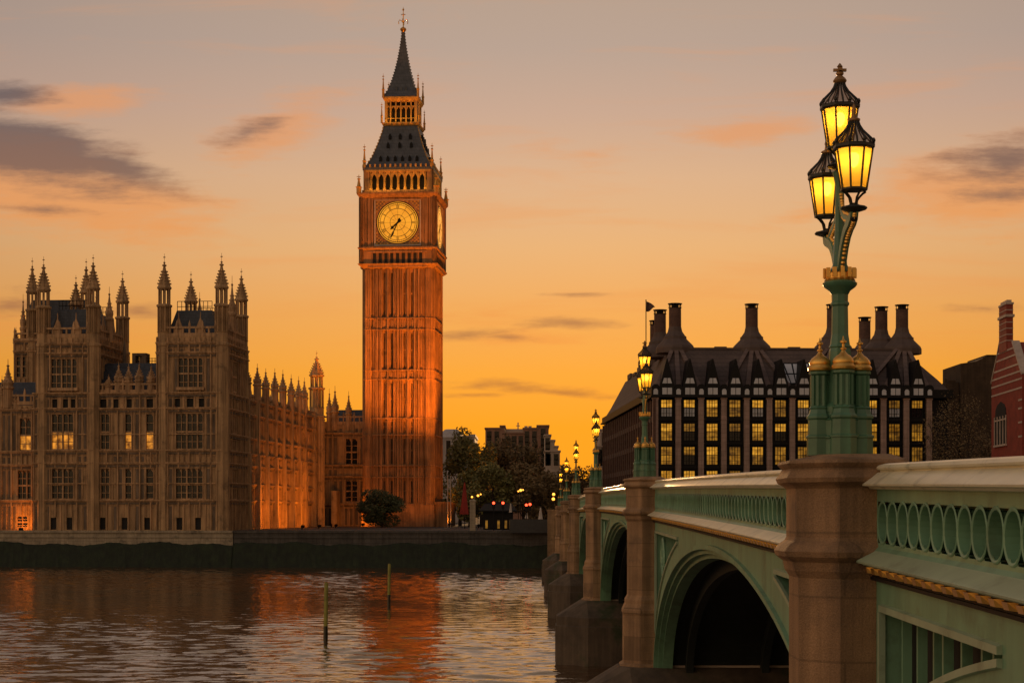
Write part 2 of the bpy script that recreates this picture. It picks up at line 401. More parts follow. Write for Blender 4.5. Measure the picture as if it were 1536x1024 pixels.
# ------------------------------------------------------------------ ground and river
def bank(x, off=0.0): return 268 - .0785 * (x + 45.76) + off      # line of the far bank
def river():
    import numpy as np
    rng = np.random.default_rng(5)
    X0, X1, Y0, Y1 = -108.0, 18.0, 58.0, 274.0
    nx, ny = 315, 1250
    x, y = np.meshgrid(np.linspace(X0, X1, nx), np.linspace(Y0, Y1, ny))
    h = np.zeros_like(x)
    for k in range(64):
        lam = .62 * (3.2 / .62) ** rng.random(); th = rng.normal(0, .45); ph = rng.random() * 6.283
        kx, ky = 2 * math.pi / lam * math.sin(th), 2 * math.pi / lam * math.cos(th)
        amp = .0025 * lam ** 1.0
        p = kx * x + ky * y + ph + .5 * np.sin(.11 * x + .07 * y * rng.random() + k)
        h += amp * (np.sin(p) + .25 * np.sin(2 * p))
    patch = .85 + .6 * np.sin(.045 * y + .9 * np.sin(.03 * x) + 1.0) * np.sin(.026 * x + .021 * y + 2)
    h *= patch
    e = np.minimum(np.minimum(x - X0, X1 - x), np.minimum(y - Y0, Y1 - y)); h *= np.clip(e / 3, 0, 1)
    co = np.stack([x, y, WATER + h], -1).reshape(-1, 3)
    i = np.arange(nx * ny).reshape(ny, nx)
    q = np.stack([i[:-1, :-1], i[:-1, 1:], i[1:, 1:], i[1:, :-1]], -1).reshape(-1, 4)
    n0 = len(co); O = [(-1500, -400), (1500, -400), (1500, 390), (-1500, 390)]; I = [(X0, Y0), (X1, Y0), (X1, Y1), (X0, Y1)]
    co = np.concatenate([co, np.array([(a, b, WATER) for a, b in O + I])])
    q = np.concatenate([q, np.array([[n0 + k, n0 + (k + 1) % 4, n0 + 4 + (k + 1) % 4, n0 + 4 + k] for k in range(4)])])
    me = bpy.data.meshes.new('river_water'); me.vertices.add(len(co)); me.vertices.foreach_set('co', co.ravel())
    me.loops.add(q.size); me.loops.foreach_set('vertex_index', q.ravel().astype(np.int32))
    me.polygons.add(len(q)); me.polygons.foreach_set('loop_start', np.arange(0, q.size, 4, dtype=np.int32)); me.polygons.foreach_set('loop_total', np.full(len(q), 4, dtype=np.int32))
    me.polygons.foreach_set('use_smooth', np.ones(len(q), dtype=bool))
    me.update(calc_edges=True); me.validate(); me.materials.append(M['water'])
    o = bpy.data.objects.new('river_water', me); COL.objects.link(o)
    tag(o, 'brown rippled river reflecting the orange sky', None, None, 'structure')
river()
mb = MB()
mb.add([(-900, bank(-900, .3), 4.25), (900, bank(900, .3), 4.25), (9000, 1200, 4.25), (9000, 15000, 4.25), (-9000, 15000, 4.25), (-9000, 1200, 4.25)], [(0, 1, 2, 3, 4, 5)])
tag(mb.build('ground', 'earth'), 'dark ground of the far bank', None, None, 'structure')

# ================================================================== BRIDGE
PIERS = [20.8, 56.2, 98.0, 140.0, 176.0, 210.0]
ABUT = 246.0
XF, XB = 3.85, 21.0                         # south face and north face
def zc(y): return 8.32 - 7.9e-5 * (y - 119) ** 2      # top of the parapet coping
bridge = thing('bridge', (XF + 8, 119, WATER), 'green iron arch bridge with granite piers and pierced parapet', 'bridge')
ends = [-5.0] + PIERS + [ABUT]
def ysteps(a, b, d=1.2):
    n = max(2, int((b - a) / d)); return [a + (b - a) * i / n for i in range(n + 1)]
def sweep(mbx, prof, ys):
    """profile of (x, dz below coping) swept along the camber"""
    rows = [[(x, y, zc(y) + dz) for x, dz in prof] for y in ys]
    n = len(prof); vs = [p for r in rows for p in r]; fs = []
    for k in range(len(rows) - 1):
        for i in range(n - 1):
            fs.append((k * n + i, (k + 1) * n + i, (k + 1) * n + i + 1, k * n + i + 1))
    mbx.add(vs, fs)
for i in range(7):
    y0, y1 = ends[i] + (0.55 if i else 0), ends[i + 1] - (.55 if i < 6 else 0)
    ys = ysteps(y0, y1)
    ov0 = ends[i] + .9 if i else y0; ov1 = ends[i + 1] - .9
    # coping
    m1 = MB()
    sweep(m1, [(4.3, -.5), (4.3, -.05), (4.22, -.01), (4.1, 0), (3.92, -.005), (3.85, -.025), (3.83, -.055), (3.84, -.075), (3.87, -.085),
               (3.87, -.1), (3.84, -.105), (3.69, -.22), (3.675, -.232), (3.68, -.252), (3.75, -.26), (3.77, -.285), (3.85, -.295)], ys)
    par = m1.build('parapet', 'green_sheen', bridge, True)
    m2 = MB()
    sweep(m2, [(3.85, -.295), (3.85, -.425)], ys)
    sweep(m2, [(3.85, -.88), (3.845, -.925), (3.80, -.965)], ys)
    # pierced ovals
    pitch = .52; n = int((ov1 - ov0) / pitch); pitch = (ov1 - ov0) / n
    seg = 22 if ov0 < 60 else (12 if ov0 < 110 else 8)
    for k in range(n):
        yc = ov0 + (k + .5) * pitch; zz = zc(yc) - .652
        A, B, C, D = [], [], [], []
        for q in range(seg + 1):
            t = 2 * math.pi * q / seg
            for L, x, e in ((A, 3.845, 0), (B, 3.835, -.014), (C, 3.845, -.036), (D, 3.97, -.04)):
                L.append((x, yc + math.cos(t) * (pitch / 2 + .012 + e), zz + math.sin(t) * (.245 + e)))
        m2.strip(A, B); m2.strip(B, C); m2.strip(C, D)
        if ov0 < 60:                                    # small cusped foot inside each oval
            m2.add([(3.85, yc - .17, zz - .25), (3.85, yc + .17, zz - .25), (3.85, yc + .11, zz - .17), (3.85, yc + .04, zz - .205), (3.85, yc, zz - .235), (3.85, yc - .04, zz - .205), (3.85, yc - .11, zz - .17)], [(0, 1, 2, 3, 4, 5, 6)])
    for ya, yb in ((y0, ov0), (ov1, y1)):
        m2.add([(3.85, ya, zc(ya) - .425), (3.85, yb, zc(yb) - .425), (3.85, yb, zc(yb) - .88), (3.85, ya, zc(ya) - .88)], [(0, 1, 2, 3)])
    m2.build('pierced_panel', 'green', par)
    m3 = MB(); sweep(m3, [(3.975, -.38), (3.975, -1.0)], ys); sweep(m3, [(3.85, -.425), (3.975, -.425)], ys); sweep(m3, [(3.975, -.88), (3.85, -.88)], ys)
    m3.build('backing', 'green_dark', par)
    # lower ledge
    m4 = MB()
    sweep(m4, [(3.80, -.965), (3.79, -.975), (3.62, -1.065), (3.605, -1.08), (3.61, -1.10), (3.67, -1.11), (3.69, -1.13), (3.74, -1.135)], ys)
    m4.build('ledge', 'green_ledge' if i == 0 else 'green_sheen', par, True)  # one ledge in two tones, the nearest span painted less sky-lit
    m4 = MB(); sweep(m4, [(3.74, -1.135), (3.80, -1.14), (3.80, -1.25), (3.78, -1.255), (3.78, -1.29), (3.85, -1.31)], ys); m4.build('dentil_bed', 'black', par)
    m5 = MB(); dp = .42 if ov0 < 60 else .6
    yq = y0 + .1
    while yq < y1 - .1:
        z = zc(yq)
        m5.loft([[(3.805, yq, z - 1.15), (3.805, yq + dp * .52, z - 1.15), (3.805, yq + dp * .52, z - 1.225), (3.805, yq, z - 1.225)],
                 [(3.715, yq + .02, z - 1.15), (3.715, yq + dp * .52 - .02, z - 1.15), (3.735, yq + dp * .52 - .03, z - 1.215), (3.735, yq + .03, z - 1.215)]])
        yq += dp
    m5.build('dentil_band', 'gold', par)
    # arch and spandrels
    if i == 0: yc, a, b, zs = 8.0, 12.0, 2.3, 3.5
    else:
        yc = (ends[i] + ends[i + 1]) / 2 - .3; a = (ends[i + 1] - ends[i]) / 2 - .6; zs = 1.85
        b = zc(yc) - 1.5 - zs
    def E(o, t): return yc + (a - o) * math.cos(t), zs + (b - o) * math.sin(t)
    def arch(y):
        q = 1 - ((y - yc) / a) ** 2
        return zs + b * math.sqrt(q) if q > 0 else zs - 4
    ya_, yb_ = ends[i] + .3, ends[i + 1] - .3
    S = sorted(set([ya_, yb_] + [E(0, math.pi * k / 64)[0] for k in range(65)] + ysteps(ya_, yb_, .16 if i < 2 else .35)))
    S = [y for y in S if ya_ <= y <= yb_]
    m6 = MB(); m7 = MB(); m8 = MB()
    pe0, pe1 = ends[i] + (1.15 if i else .5), ends[i + 1] - 1.15
    def ptop(y): return zc(y) - 1.62
    def pbot(y): return max(arch(y) + .42 + (.25 if i else -.04) * min(1, abs(y - yc) / a), zs + .9)
    inp = lambda y: (pe0 <= y <= pe1) and pbot(y) < ptop(y) - .02
    for p, q in zip(S[:-1], S[1:]):
        if q - p < 1e-4: continue
        zt0, zt1 = zc(p) - 1.3, zc(q) - 1.3
        za0, za1 = arch(p), arch(q)
        if a < abs((p + q) / 2 - yc): za0 = za1 = 1.0
        if inp(p) and inp(q):
            m6.add([(XF, p, za0), (XF, q, za1), (XF, q, pbot(q)), (XF, p, pbot(p))], [(0, 1, 2, 3)])
            m6.add([(XF, p, ptop(p)), (XF, q, ptop(q)), (XF, q, zt1), (XF, p, zt0)], [(0, 1, 2, 3)])
            for f in (pbot, ptop):
                m6.add([(XF, p, f(p)), (XF, q, f(q)), (XF + .3, q, f(q)), (XF + .3, p, f(p))], [(0, 1, 2, 3)])
                # raised frame moulding
                sg = 1 if f is pbot else -1
                m7.loft([[(XF - .05, p, f(p)), (XF - .05, p, f(p) - sg * .07), (XF + .02, p, f(p) - sg * .09), (XF + .02, p, f(p))],
                         [(XF - .05, q, f(q)), (XF - .05, q, f(q) - sg * .07), (XF + .02, q, f(q) - sg * .09), (XF + .02, q, f(q))]])
            m8.add([(XF + .3, p, pbot(p)), (XF + .3, q, pbot(q)), (XF + .3, q, ptop(q)), (XF + .3, p, ptop(p))], [(0, 1, 2, 3)])
        else:
            m6.add([(XF, p, za0), (XF, q, za1), (XF, q, zt1), (XF, p, zt0)], [(0, 1, 2, 3)])
            for s_, o_ in ((p, q), (q, p)):
                if inp(o_) and not inp(s_):
                    m6.add([(XF, o_, pbot(o_)), (XF, o_, ptop(o_)), (XF + .3, o_, ptop(o_)), (XF + .3, o_, pbot(o_))], [(0, 1, 2, 3)])
                    if abs(s_ - yc) > abs(o_ - yc): m7.box(XF - .05, XF + .02, o_ - .04, o_ + .05, pbot(o_) + .01, ptop(o_) - .01)
    spn = m6.build('spandrel', 'green', bridge)
    m7.build('spandrel_frame', 'green_ledge', spn)
    if m8.v: m8.build('recess', 'void', spn)
    # tracery ribs inside the spandrel recess
    if i < 4:
        m9 = MB()
        for side in (-1, 1):
            y = pe0 + .35 if side < 0 else pe1 - .35
            k = 0
            while inp(y) and k < 24:
                m9.box(XF + .14, XF + .24, y - .03, y + .03, pbot(y), ptop(y))
                k += 1; y += -side * (.75 if k % 3 else .4)
            yq = pe0 + 1.7 if side < 0 else pe1 - 1.7
            if inp(yq) and i:
                r = min(.62, (ptop(yq) - pbot(yq)) * .3); zq = ptop(yq) - r * 1.25
                m9.tube([(XF + .1, yq + r * math.cos(t * math.pi / 12), zq + r * math.sin(t * math.pi / 12)) for t in range(25)], .05, 5)
                for t in range(4):
                    cx_, cz_ = yq + r * .48 * math.cos(t * math.pi / 2), zq + r * .48 * math.sin(t * math.pi / 2)
                    m9.tube([(XF + .1, cx_ + r * .42 * math.cos(h * math.pi / 8), cz_ + r * .42 * math.sin(h * math.pi / 8)) for h in range(17)], .03, 4)
        if m9.v: m9.build('tracery', 'green', spn)
    # three stepped mouldings of the arch ring
    m10 = MB(); seg = 72
    T = [math.pi * k / seg for k in range(seg + 1)]
    def ring(x, o): return [(x, *E(o, t)) for t in T]
    m10.strip(ring(XF, 0), ring(XF - .07, .0)); m10.strip(ring(XF - .07, 0), ring(XF - .07, .10)); m10.strip(ring(XF - .07, .10), ring(XF + .06, .115))
    m10.strip(ring(XF + .06, .115), ring(XF + .06, .20)); m10.strip(ring(XF + .06, .2), ring(XF + .2, .215))
    m10.strip(ring(XF + .2, .215), ring(XF + .2, .3)); m10.strip(ring(XF + .2, .3), ring(XF + .5, .32))
    m10.build('arch_ring', 'green', bridge)
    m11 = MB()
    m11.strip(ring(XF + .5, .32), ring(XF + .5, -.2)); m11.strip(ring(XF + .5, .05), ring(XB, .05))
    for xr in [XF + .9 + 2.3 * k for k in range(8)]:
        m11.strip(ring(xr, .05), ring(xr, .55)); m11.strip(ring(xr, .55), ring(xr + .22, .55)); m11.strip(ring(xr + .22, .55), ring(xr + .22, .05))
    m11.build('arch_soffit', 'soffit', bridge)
    # north face
    m12 = MB(); yy0, yy1 = ends[i], ends[i + 1]
    for p, q in zip(S[:-1], S[1:]):
        m12.add([(XB, p, max(arch(p), 1)), (XB, q, max(arch(q), 1)), (XB, q, zc(q) - .02), (XB, p, zc(p) - .02)], [(0, 1, 2, 3)])
        m12.add([(XB - .3, p, zc(p) - 1.2), (XB - .3, q, zc(q) - 1.2), (XB - .3, q, zc(q) - .02), (XB - .3, p, zc(p) - .02)], [(0, 1, 2, 3)])
        m12.add([(XB - .3, p, zc(p) - .02), (XB - .3, q, zc(q) - .02), (XB, q, zc(q) - .02), (XB, p, zc(p) - .02)], [(0, 1, 2, 3)])
    m12.build('north_side', 'green', bridge)
m = MB(); ys = ysteps(-5, ABUT, 2.0)
m.strip([(4.29, y, zc(y) - 1.15) for y in ys], [(XB - .28, y, zc(y) - 1.15) for y in ys]); m.build('roadway', 'asphalt', bridge)

def octo(yk, e, z, x0=3.05, hw=.8, c=.4, xb=4.33):
    ee = .41 * e
    A = (x0 - e, yk - (hw - c) - ee, z); Bq = (x0 + c - ee, yk - hw - e, z); Cq = (xb, yk - hw - e, z)
    return [A, Bq, Cq, (xb, yk + hw + e, z), (x0 + c - ee, yk + hw + e, z), (x0 - e, yk + hw - c + ee, z)]
for i, yk in enumerate(PIERS):
    z0 = zc(yk)
    m = MB()
    m.loft([octo(yk, e, z0 + d, xb=xb) for e, d, xb in ((0, -1.30, 4.0), (.05, -1.22, 4.0), (.07, -1.12, 4.02), (.15, -1.06, 4.05), (.17, -1.0, 4.05), (.12, -.93, 4.05), (.05, -.88, 4.05), (.03, -.84, 4.15), (.03, -.29, 4.15), (.06, -.26, 4.15),
                               (.13, -.22, 4.15), (.15, -.17, 4.15), (.10, -.1, 4.15), (.08, -.06, 4.15), (.11, -.03, 4.17), (.13, -.005, 4.18), (.11, .03, 4.17), (-.24, .10, 4.05))])
    pier = m.build('pier', 'granite', bridge)
    m = MB()
    m.loft([octo(yk, e, z, xb=3.98) for e, z in ((.26, 2.2), (.24, 2.3), (.14, 2.36), (.14, 3.82), (.17, 3.9), (.17, 3.98), (.08, 4.18), (.08, 4.3), (.0, 4.44), (.0, z0 - 1.29))])
    m.build('shaft', 'granite', pier)
    def cut(tip, wb, z, mid=3.1): return [(tip, yk - 1.0 * wb, z), (mid, yk - 2.6 * wb, z), (XB - .2, yk - 2.6 * wb, z), (XB - .2, yk + 2.6 * wb, z), (mid, yk + 2.6 * wb, z), (tip, yk + 1.0 * wb, z)]
    m = MB()
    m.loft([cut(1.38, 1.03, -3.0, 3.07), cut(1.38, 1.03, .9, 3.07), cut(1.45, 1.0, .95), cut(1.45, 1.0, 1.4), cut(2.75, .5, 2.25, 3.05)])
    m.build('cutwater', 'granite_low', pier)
    m = MB(); m.box(4.0, XB - .3, yk - 1.05, yk + 1.05, 2.0, z0 - 1.6); m.build('pier_wall', 'farpale', pier)
# abutment at the far end
m = MB(); m.box(2.6, XB + 1.2, ABUT - .2, 268, -3, zc(ABUT) - 1.3); m.box(2.4, 4.3, ABUT - .4, ABUT + 2.2, -3, zc(ABUT) + .1); m.box(2.3, 4.4, ABUT - .5, ABUT + 2.3, zc(ABUT) + .1, zc(ABUT) + .35)
m.box(3.4, 3.9, ABUT + 2.2, 268, zc(ABUT) - 1.29, zc(ABUT) - .1)
m.build('abutment', 'granite', bridge)
# street that carries on from the bridge
m = MB(); m.strip([(-3, 262.5, 6.0), (-3, 330, 5.2), (-6, 480, 5.0)], [(XB + 1.5, 262.5, 6.0), (XB + 1.5, 330, 5.2), (19, 480, 5.0)])
m.strip([(-3, 262.5, 6.0), (-3, 330, 5.2), (-6, 480, 5.0)], [(-3, 262.5, 4.0), (-3, 330, 4.0), (-6, 480, 4.0)]); m.strip([(-3, 262.5, 4.0), (XB + 1.5, 262.5, 4.0)], [(-3, 262.5, 6.0), (XB + 1.5, 262.5, 6.0)])
tag(m.build('road', 'asphalt'), 'dark street beyond the end of the bridge', None, None, 'structure')

# ================================================================== BRIDGE LAMPS
def build_lamp(yk, label):
    X0, zb = 3.58, zc(yk) + .095
    T = Matrix.Translation((X0, yk, zb))
    L = thing('street_lamp', (X0, yk, zb), label, 'street lamp', 'three-lantern lamp posts along the bridge parapet')
    m = MB(T)
    m.lathe([(.25, 0), (.25, .19), (.265, .2), (.265, .215), (.24, .23), (.24, .4), (.25, .41), (.2, .44), (.19, .52)], 8)
    m.build('pedestal', 'green_lamp', L)
    for sx in (0,):
        for sx, sy in ((1, 0), (-1, 0), (0, 1), (0, -1)):
            cx, cy = sx * .23, sy * .23
            m = MB(T)
            m.lathe([(.155, 0.004), (.155, .2), (.168, .205), (.168, .225), (.145, .24), (.14, .41), (.16, .43), (.16, .45), (.135, .48), (.12, .53), (.13, .55), (.1, .58)], 8, cx, cy)
            m.lathe([(.088, .57), (.088, .93)], 8, cx, cy)
            for k in range(8):
                t = math.pi / 8 + k * math.pi / 4
                m.lathe([(.03, .57), (.03, .92)], 6, cx + .088 * math.cos(t), cy + .088 * math.sin(t))
            m.lathe([(.1, .92), (.13, .94), (.13, .965), (.11, .975)], 8, cx, cy)
            c = m.build('colonette', 'green_lamp', L)
            m = MB(T)
            m.lathe([(.115, .972), (.135, .985), (.14, 1.01), (.128, 1.03), (.118, 1.045), (.125, 1.07), (.112, 1.1), (.085, 1.13), (.05, 1.155), (.028, 1.18), (.02, 1.2), (.034, 1.21), (.034, 1.22), (.015, 1.235), (.015, 1.27), (.03, 1.285), (.03, 1.3), (.012, 1.32), (.004, 1.36)], 12, cx, cy)
            m.box(cx - .035, cx + .035, cy - .01, cy + .01, 1.285, 1.305)
            m.build('dome', 'gold', c, True)
    m = MB(T)
    m.lathe([(.2, .5), (.2, .56), (.15, .62), (.135, .9), (.128, 1.2), (.118, 1.24), (.13, 1.255), (.118, 1.28), (.1, 1.4), (.095, 1.72), (.11, 1.74), (.11, 1.76), (.095, 1.78), (.098, 1.86)], 8)
    col_ = m.build('column', 'green_lamp', L)
    m = MB(T)
    m.lathe([(.098, 1.86), (.12, 1.9), (.175, 1.94), (.195, 1.965), (.2, 1.99), (.175, 2.01)], 16); m.build('capital', 'green_lamp', col_, True)
    m = MB(T)
    m.lathe([(.17, 2.005), (.18, 2.02), (.165, 2.04), (.165, 2.1), (.17, 2.11)], 16)
    for k in range(12):
        t = k * math.pi / 6; m.box(.17 * math.cos(t) - .022, .17 * math.cos(t) + .022, .17 * math.sin(t) - .022, .17 * math.sin(t) + .022, 2.05, 2.16)
    m.build('crown_band', 'gold', col_)
    # central stem and the two curved arms along the parapet
    m = MB(T); m.lathe([(.14, 2.1), (.085, 2.2), (.06, 2.6), (.05, 3.1), (.07, 3.2), (.09, 3.27), (.03, 3.3)], 8); m.build('stem', 'green_lamp', L, True)
    for sgn in (-1, 1):
        path = [(0, sgn * y, z) for y, z in ((.06, 2.1), (.16, 2.24), (.29, 2.38), (.45, 2.49), (.62, 2.55), (.77, 2.58), (.87, 2.62), (.9, 2.68))]
        path2 = [(0, sgn * y, z) for y, z in ((.05, 2.98), (.12, 2.86), (.22, 2.76), (.36, 2.7), (.5, 2.67), (.64, 2.63), (.76, 2.6))]
        m = MB(T)
        for P, r0 in ((path, .05), (path2, .026)):
            rg = []
            for k, p in enumerate(P):
                d = (Vector(P[min(k + 1, len(P) - 1)]) - Vector(P[max(k - 1, 0)])).normalized(); nrm = Vector((0, -d.z, d.y))
                c = Vector(p); a = Vector((1, 0, 0))
                rg.append([c + a * r0 * .9 + nrm * r0, c - a * r0 * .9 + nrm * r0, c - a * r0 * .9 - nrm * r0, c + a * r0 * .9 - nrm * r0])
            m.loft(rg)
        arm = m.build('arm', 'green', L)
        m = MB(T)
        for P in (path, path2):
            for k in range(len(P) - 1):
                for q in (.0, .33, .66):
                    p = Vector(P[k]).lerp(Vector(P[k + 1]), q); d = (Vector(P[k + 1]) - Vector(P[k])).normalized()
                    c = p + Vector((0, -d.z, d.y)) * (.055 if P is path else .04) * (1 if True else -1)
                    m.lathe([(.004, c.z - .022), (.024, c.z - .01), (.024, c.z + .01), (.004, c.z + .022)], 6, c.x, c.y)
                    c = p - Vector((0, -d.z, d.y)) * (.055 if P is path else .04)
                    m.lathe([(.004, c.z - .022), (.024, c.z - .01), (.024, c.z + .01), (.004, c.z + .022)], 6, c.x, c.y)
        m.build('beading', 'gold', arm)
    # lanterns
    for dy, dz in ((0, 3.30), (-.9, 2.66), (.9, 2.66)):
        TT = Matrix.Translation((X0, yk + dy, zb + dz)); n = 8
        m = MB(TT)
        m.lathe([(.02, -.1), (.045, -.07), (.03, -.03), (.05, 0), (.14, .03), (.15, .045), (.14, .06), (.06, .08), (.04, .1)], 12)
        for k in range(4):
            t = math.pi / 8 + k * math.pi / 2; c, s_ = math.cos(t), math.sin(t)
            m.tube([(c * r, s_ * r, z) for r, z in ((.04, .09), (.06, .16), (.11, .21), (.15, .235), (.145, .25))], .014, 5)
        m.lathe([(.125, .235), (.155, .24), (.155, .262), (.125, .265)], n)
        for k in range(n):
            t = math.pi / n + k * 2 * math.pi / n; c, s_ = math.cos(t), math.sin(t)
            m.tube([(c * .143, s_ * .143, .25), (c * .212, s_ * .212, .70)], .0115, 4)
        m.lathe([(.2, .685), (.222, .69), (.235, .705), (.235, .735), (.222, .745), (.2, .75)], n)
        lan = m.build('lantern', 'lamp_iron', L)
        m = MB(TT); rings = [[(r * math.cos(math.pi / n + 2 * math.pi * k / n), r * math.sin(math.pi / n + 2 * math.pi * k / n), z) for k in range(n)] for r, z in ((.136, .255), (.206, .70))]
        m.loft(rings, False); m.build('glass', 'lampglass', lan)
        m = MB(TT)
        prof = [(.225, .745), (.2, .80), (.15, .85), (.1, .90), (.065, .955), (.05, 1.0)]
        for k in range(16):
            t = k * 2 * math.pi / 16
            m.tube([((r + .004) * math.cos(t), (r + .004) * math.sin(t), z) for r, z in prof], .0095, 4)
        for k in range(8):
            t = math.pi / 8 + k * math.pi / 4; c, s_ = math.cos(t), math.sin(t)
            m.lathe([(.006, .75), (.02, .765), (.02, .785), (.004, .81)], 6, .222 * c, .222 * s_)
        m.build('roof_ribs', 'lamp_iron', lan)
        m = MB(TT); m.lathe([(r - .004, z) for r, z in prof], 16, cap=False); m.build('roof', 'rooflight_glass', lan, True)
        m = MB(TT); m.lathe([(.05, .99), (.075, 1.01), (.08, 1.03), (.06, 1.06), (.035, 1.08), (.03, 1.09), (.045, 1.1), (.045, 1.12), (.025, 1.14), (.02, 1.17), (.035, 1.19), (.02, 1.21), (.006, 1.23)] if dy == 0 else [(.05, .99), (.07, 1.01), (.07, 1.03), (.03, 1.05), (.022, 1.1), (.03, 1.12), (.02, 1.16), (.005, 1.2)], 10)
        if dy == 0:
            for tt in (0, 1):
                m.box(-.075 if tt else -.02, .075 if tt else .02, -.02 if tt else -.075, .02 if tt else .075, 1.135, 1.165)
        m.build('finial', 'copper', lan, True)
        m = MB(TT); m.lathe([(.02, .5), (.045, .53), (.06, .58), (.06, .62), (.04, .65), (.02, .66)], 12); m.build('bulb', 'bulb', lan, True)
    return L
LL = ['tall lamp post with onion domes on the nearest and largest granite pier', 'lamp post on the second pier, overlapping the left corner of the black office block',
      'lamp post on the third pier, standing clear against the orange sky', 'lamp post on the fourth pier, small and dark against the orange sky',
      'tiny lamp post next to last along the bridge, in front of brown trees', 'tiniest lamp post at the far end of the bridge, before the street']
lamp0 = build_lamp(PIERS[0], LL[0])
for k in range(1, 6):
    c = copy_tree(lamp0); c['label'] = LL[k]
    c.location = (3.58, PIERS[k], zc(PIERS[k]) + .085); c.scale = (.94, .94, .94)

# ================================================================== PALACE
PF = Frame(-45.76, 268.0, .0785)
palace = thing('palace', (PF.X(-15, 20), PF.Y(-15, 20), 4.25), 'long gothic limestone palace with pinnacled square towers beside the river', 'palace', rz=-PF.ph)
ZK = .0996                                        # metres per photo row on the river front
def zr(py): return 7 - (py - HY) * ZK
side_M = PF.T @ Matrix(((0, -1, 0, 0), (1, 0, 0, 0), (0, 0, 1, 0), (0, 0, 0, 1)))   # facade x -> going back, facing right
wl = {}
def acc(key, T):
    if key not in wl: wl[key] = MB()
    wl[key].T = T
    return wl[key]
def window(T, xa, xb, za, zb, lit=None, lights=None, deep=.3, parent=None, transom=True, head=True):
    m = MB(T); w = xb - xa; n = lights or max(1, round(w / .75)); t = .09
    for k in range(1, n):
        x = xa + w * k / n; tk = t if k % 2 else t * 2.4; m.box(x - tk / 2, x + tk / 2, .10 - (.07 if k % 2 == 0 else 0), deep - .01, za, zb)
    if transom:
        zm = za + (zb - za) * .48; m.box(xa + .002, xb - .002, .06, deep - .012, zm - .13, zm + .13)
        for f in (.22, .72): m.box(xa + .002, xb - .002, .16, deep - .015, za + (zb - za) * f - .05, za + (zb - za) * f + .05)
    m.box(xa + .002, xb - .002, .04, deep - .014, za + .003, za + .2)
    if head:
        for k in range(n):                                      # cusped heads of the lights
            x0 = xa + w * k / n; x1 = xa + w * (k + 1) / n; xm = (x0 + x1) / 2; h = min(.7, (zb - za) * .15)
            for (p, q) in ((x0, x0 + .05), (x1, x1 - .05)):
                m.prism([(p, zb - h), (q, zb - h * .9), (xm, zb - .05), (xm, zb)] if p < xm else [(p, zb - h), (p, zb), (xm, zb), (xm, zb - .05), (q, zb - h * .9)], .12, deep - .016)
    m.box(xa + .001, xb - .001, .02, deep - .018, zb - .1, zb - .002)
    f = m.build('window', 'stone_carved', parent)
    m = MB(T); 
    if lit:
        zm = za + (zb - za) * .48
        m.box(xa, xb, deep, deep + .03, za, zm); m.build('lit_pane', 'lit_orange', f)
        m = MB(T); m.box(xa, xb, deep, deep + .03, zm, zb); m.build('pane', 'glass', f)
    else:
        m.box(xa, xb, deep, deep + .03, za, zb); m.build('pane', 'glass', f)
    return f
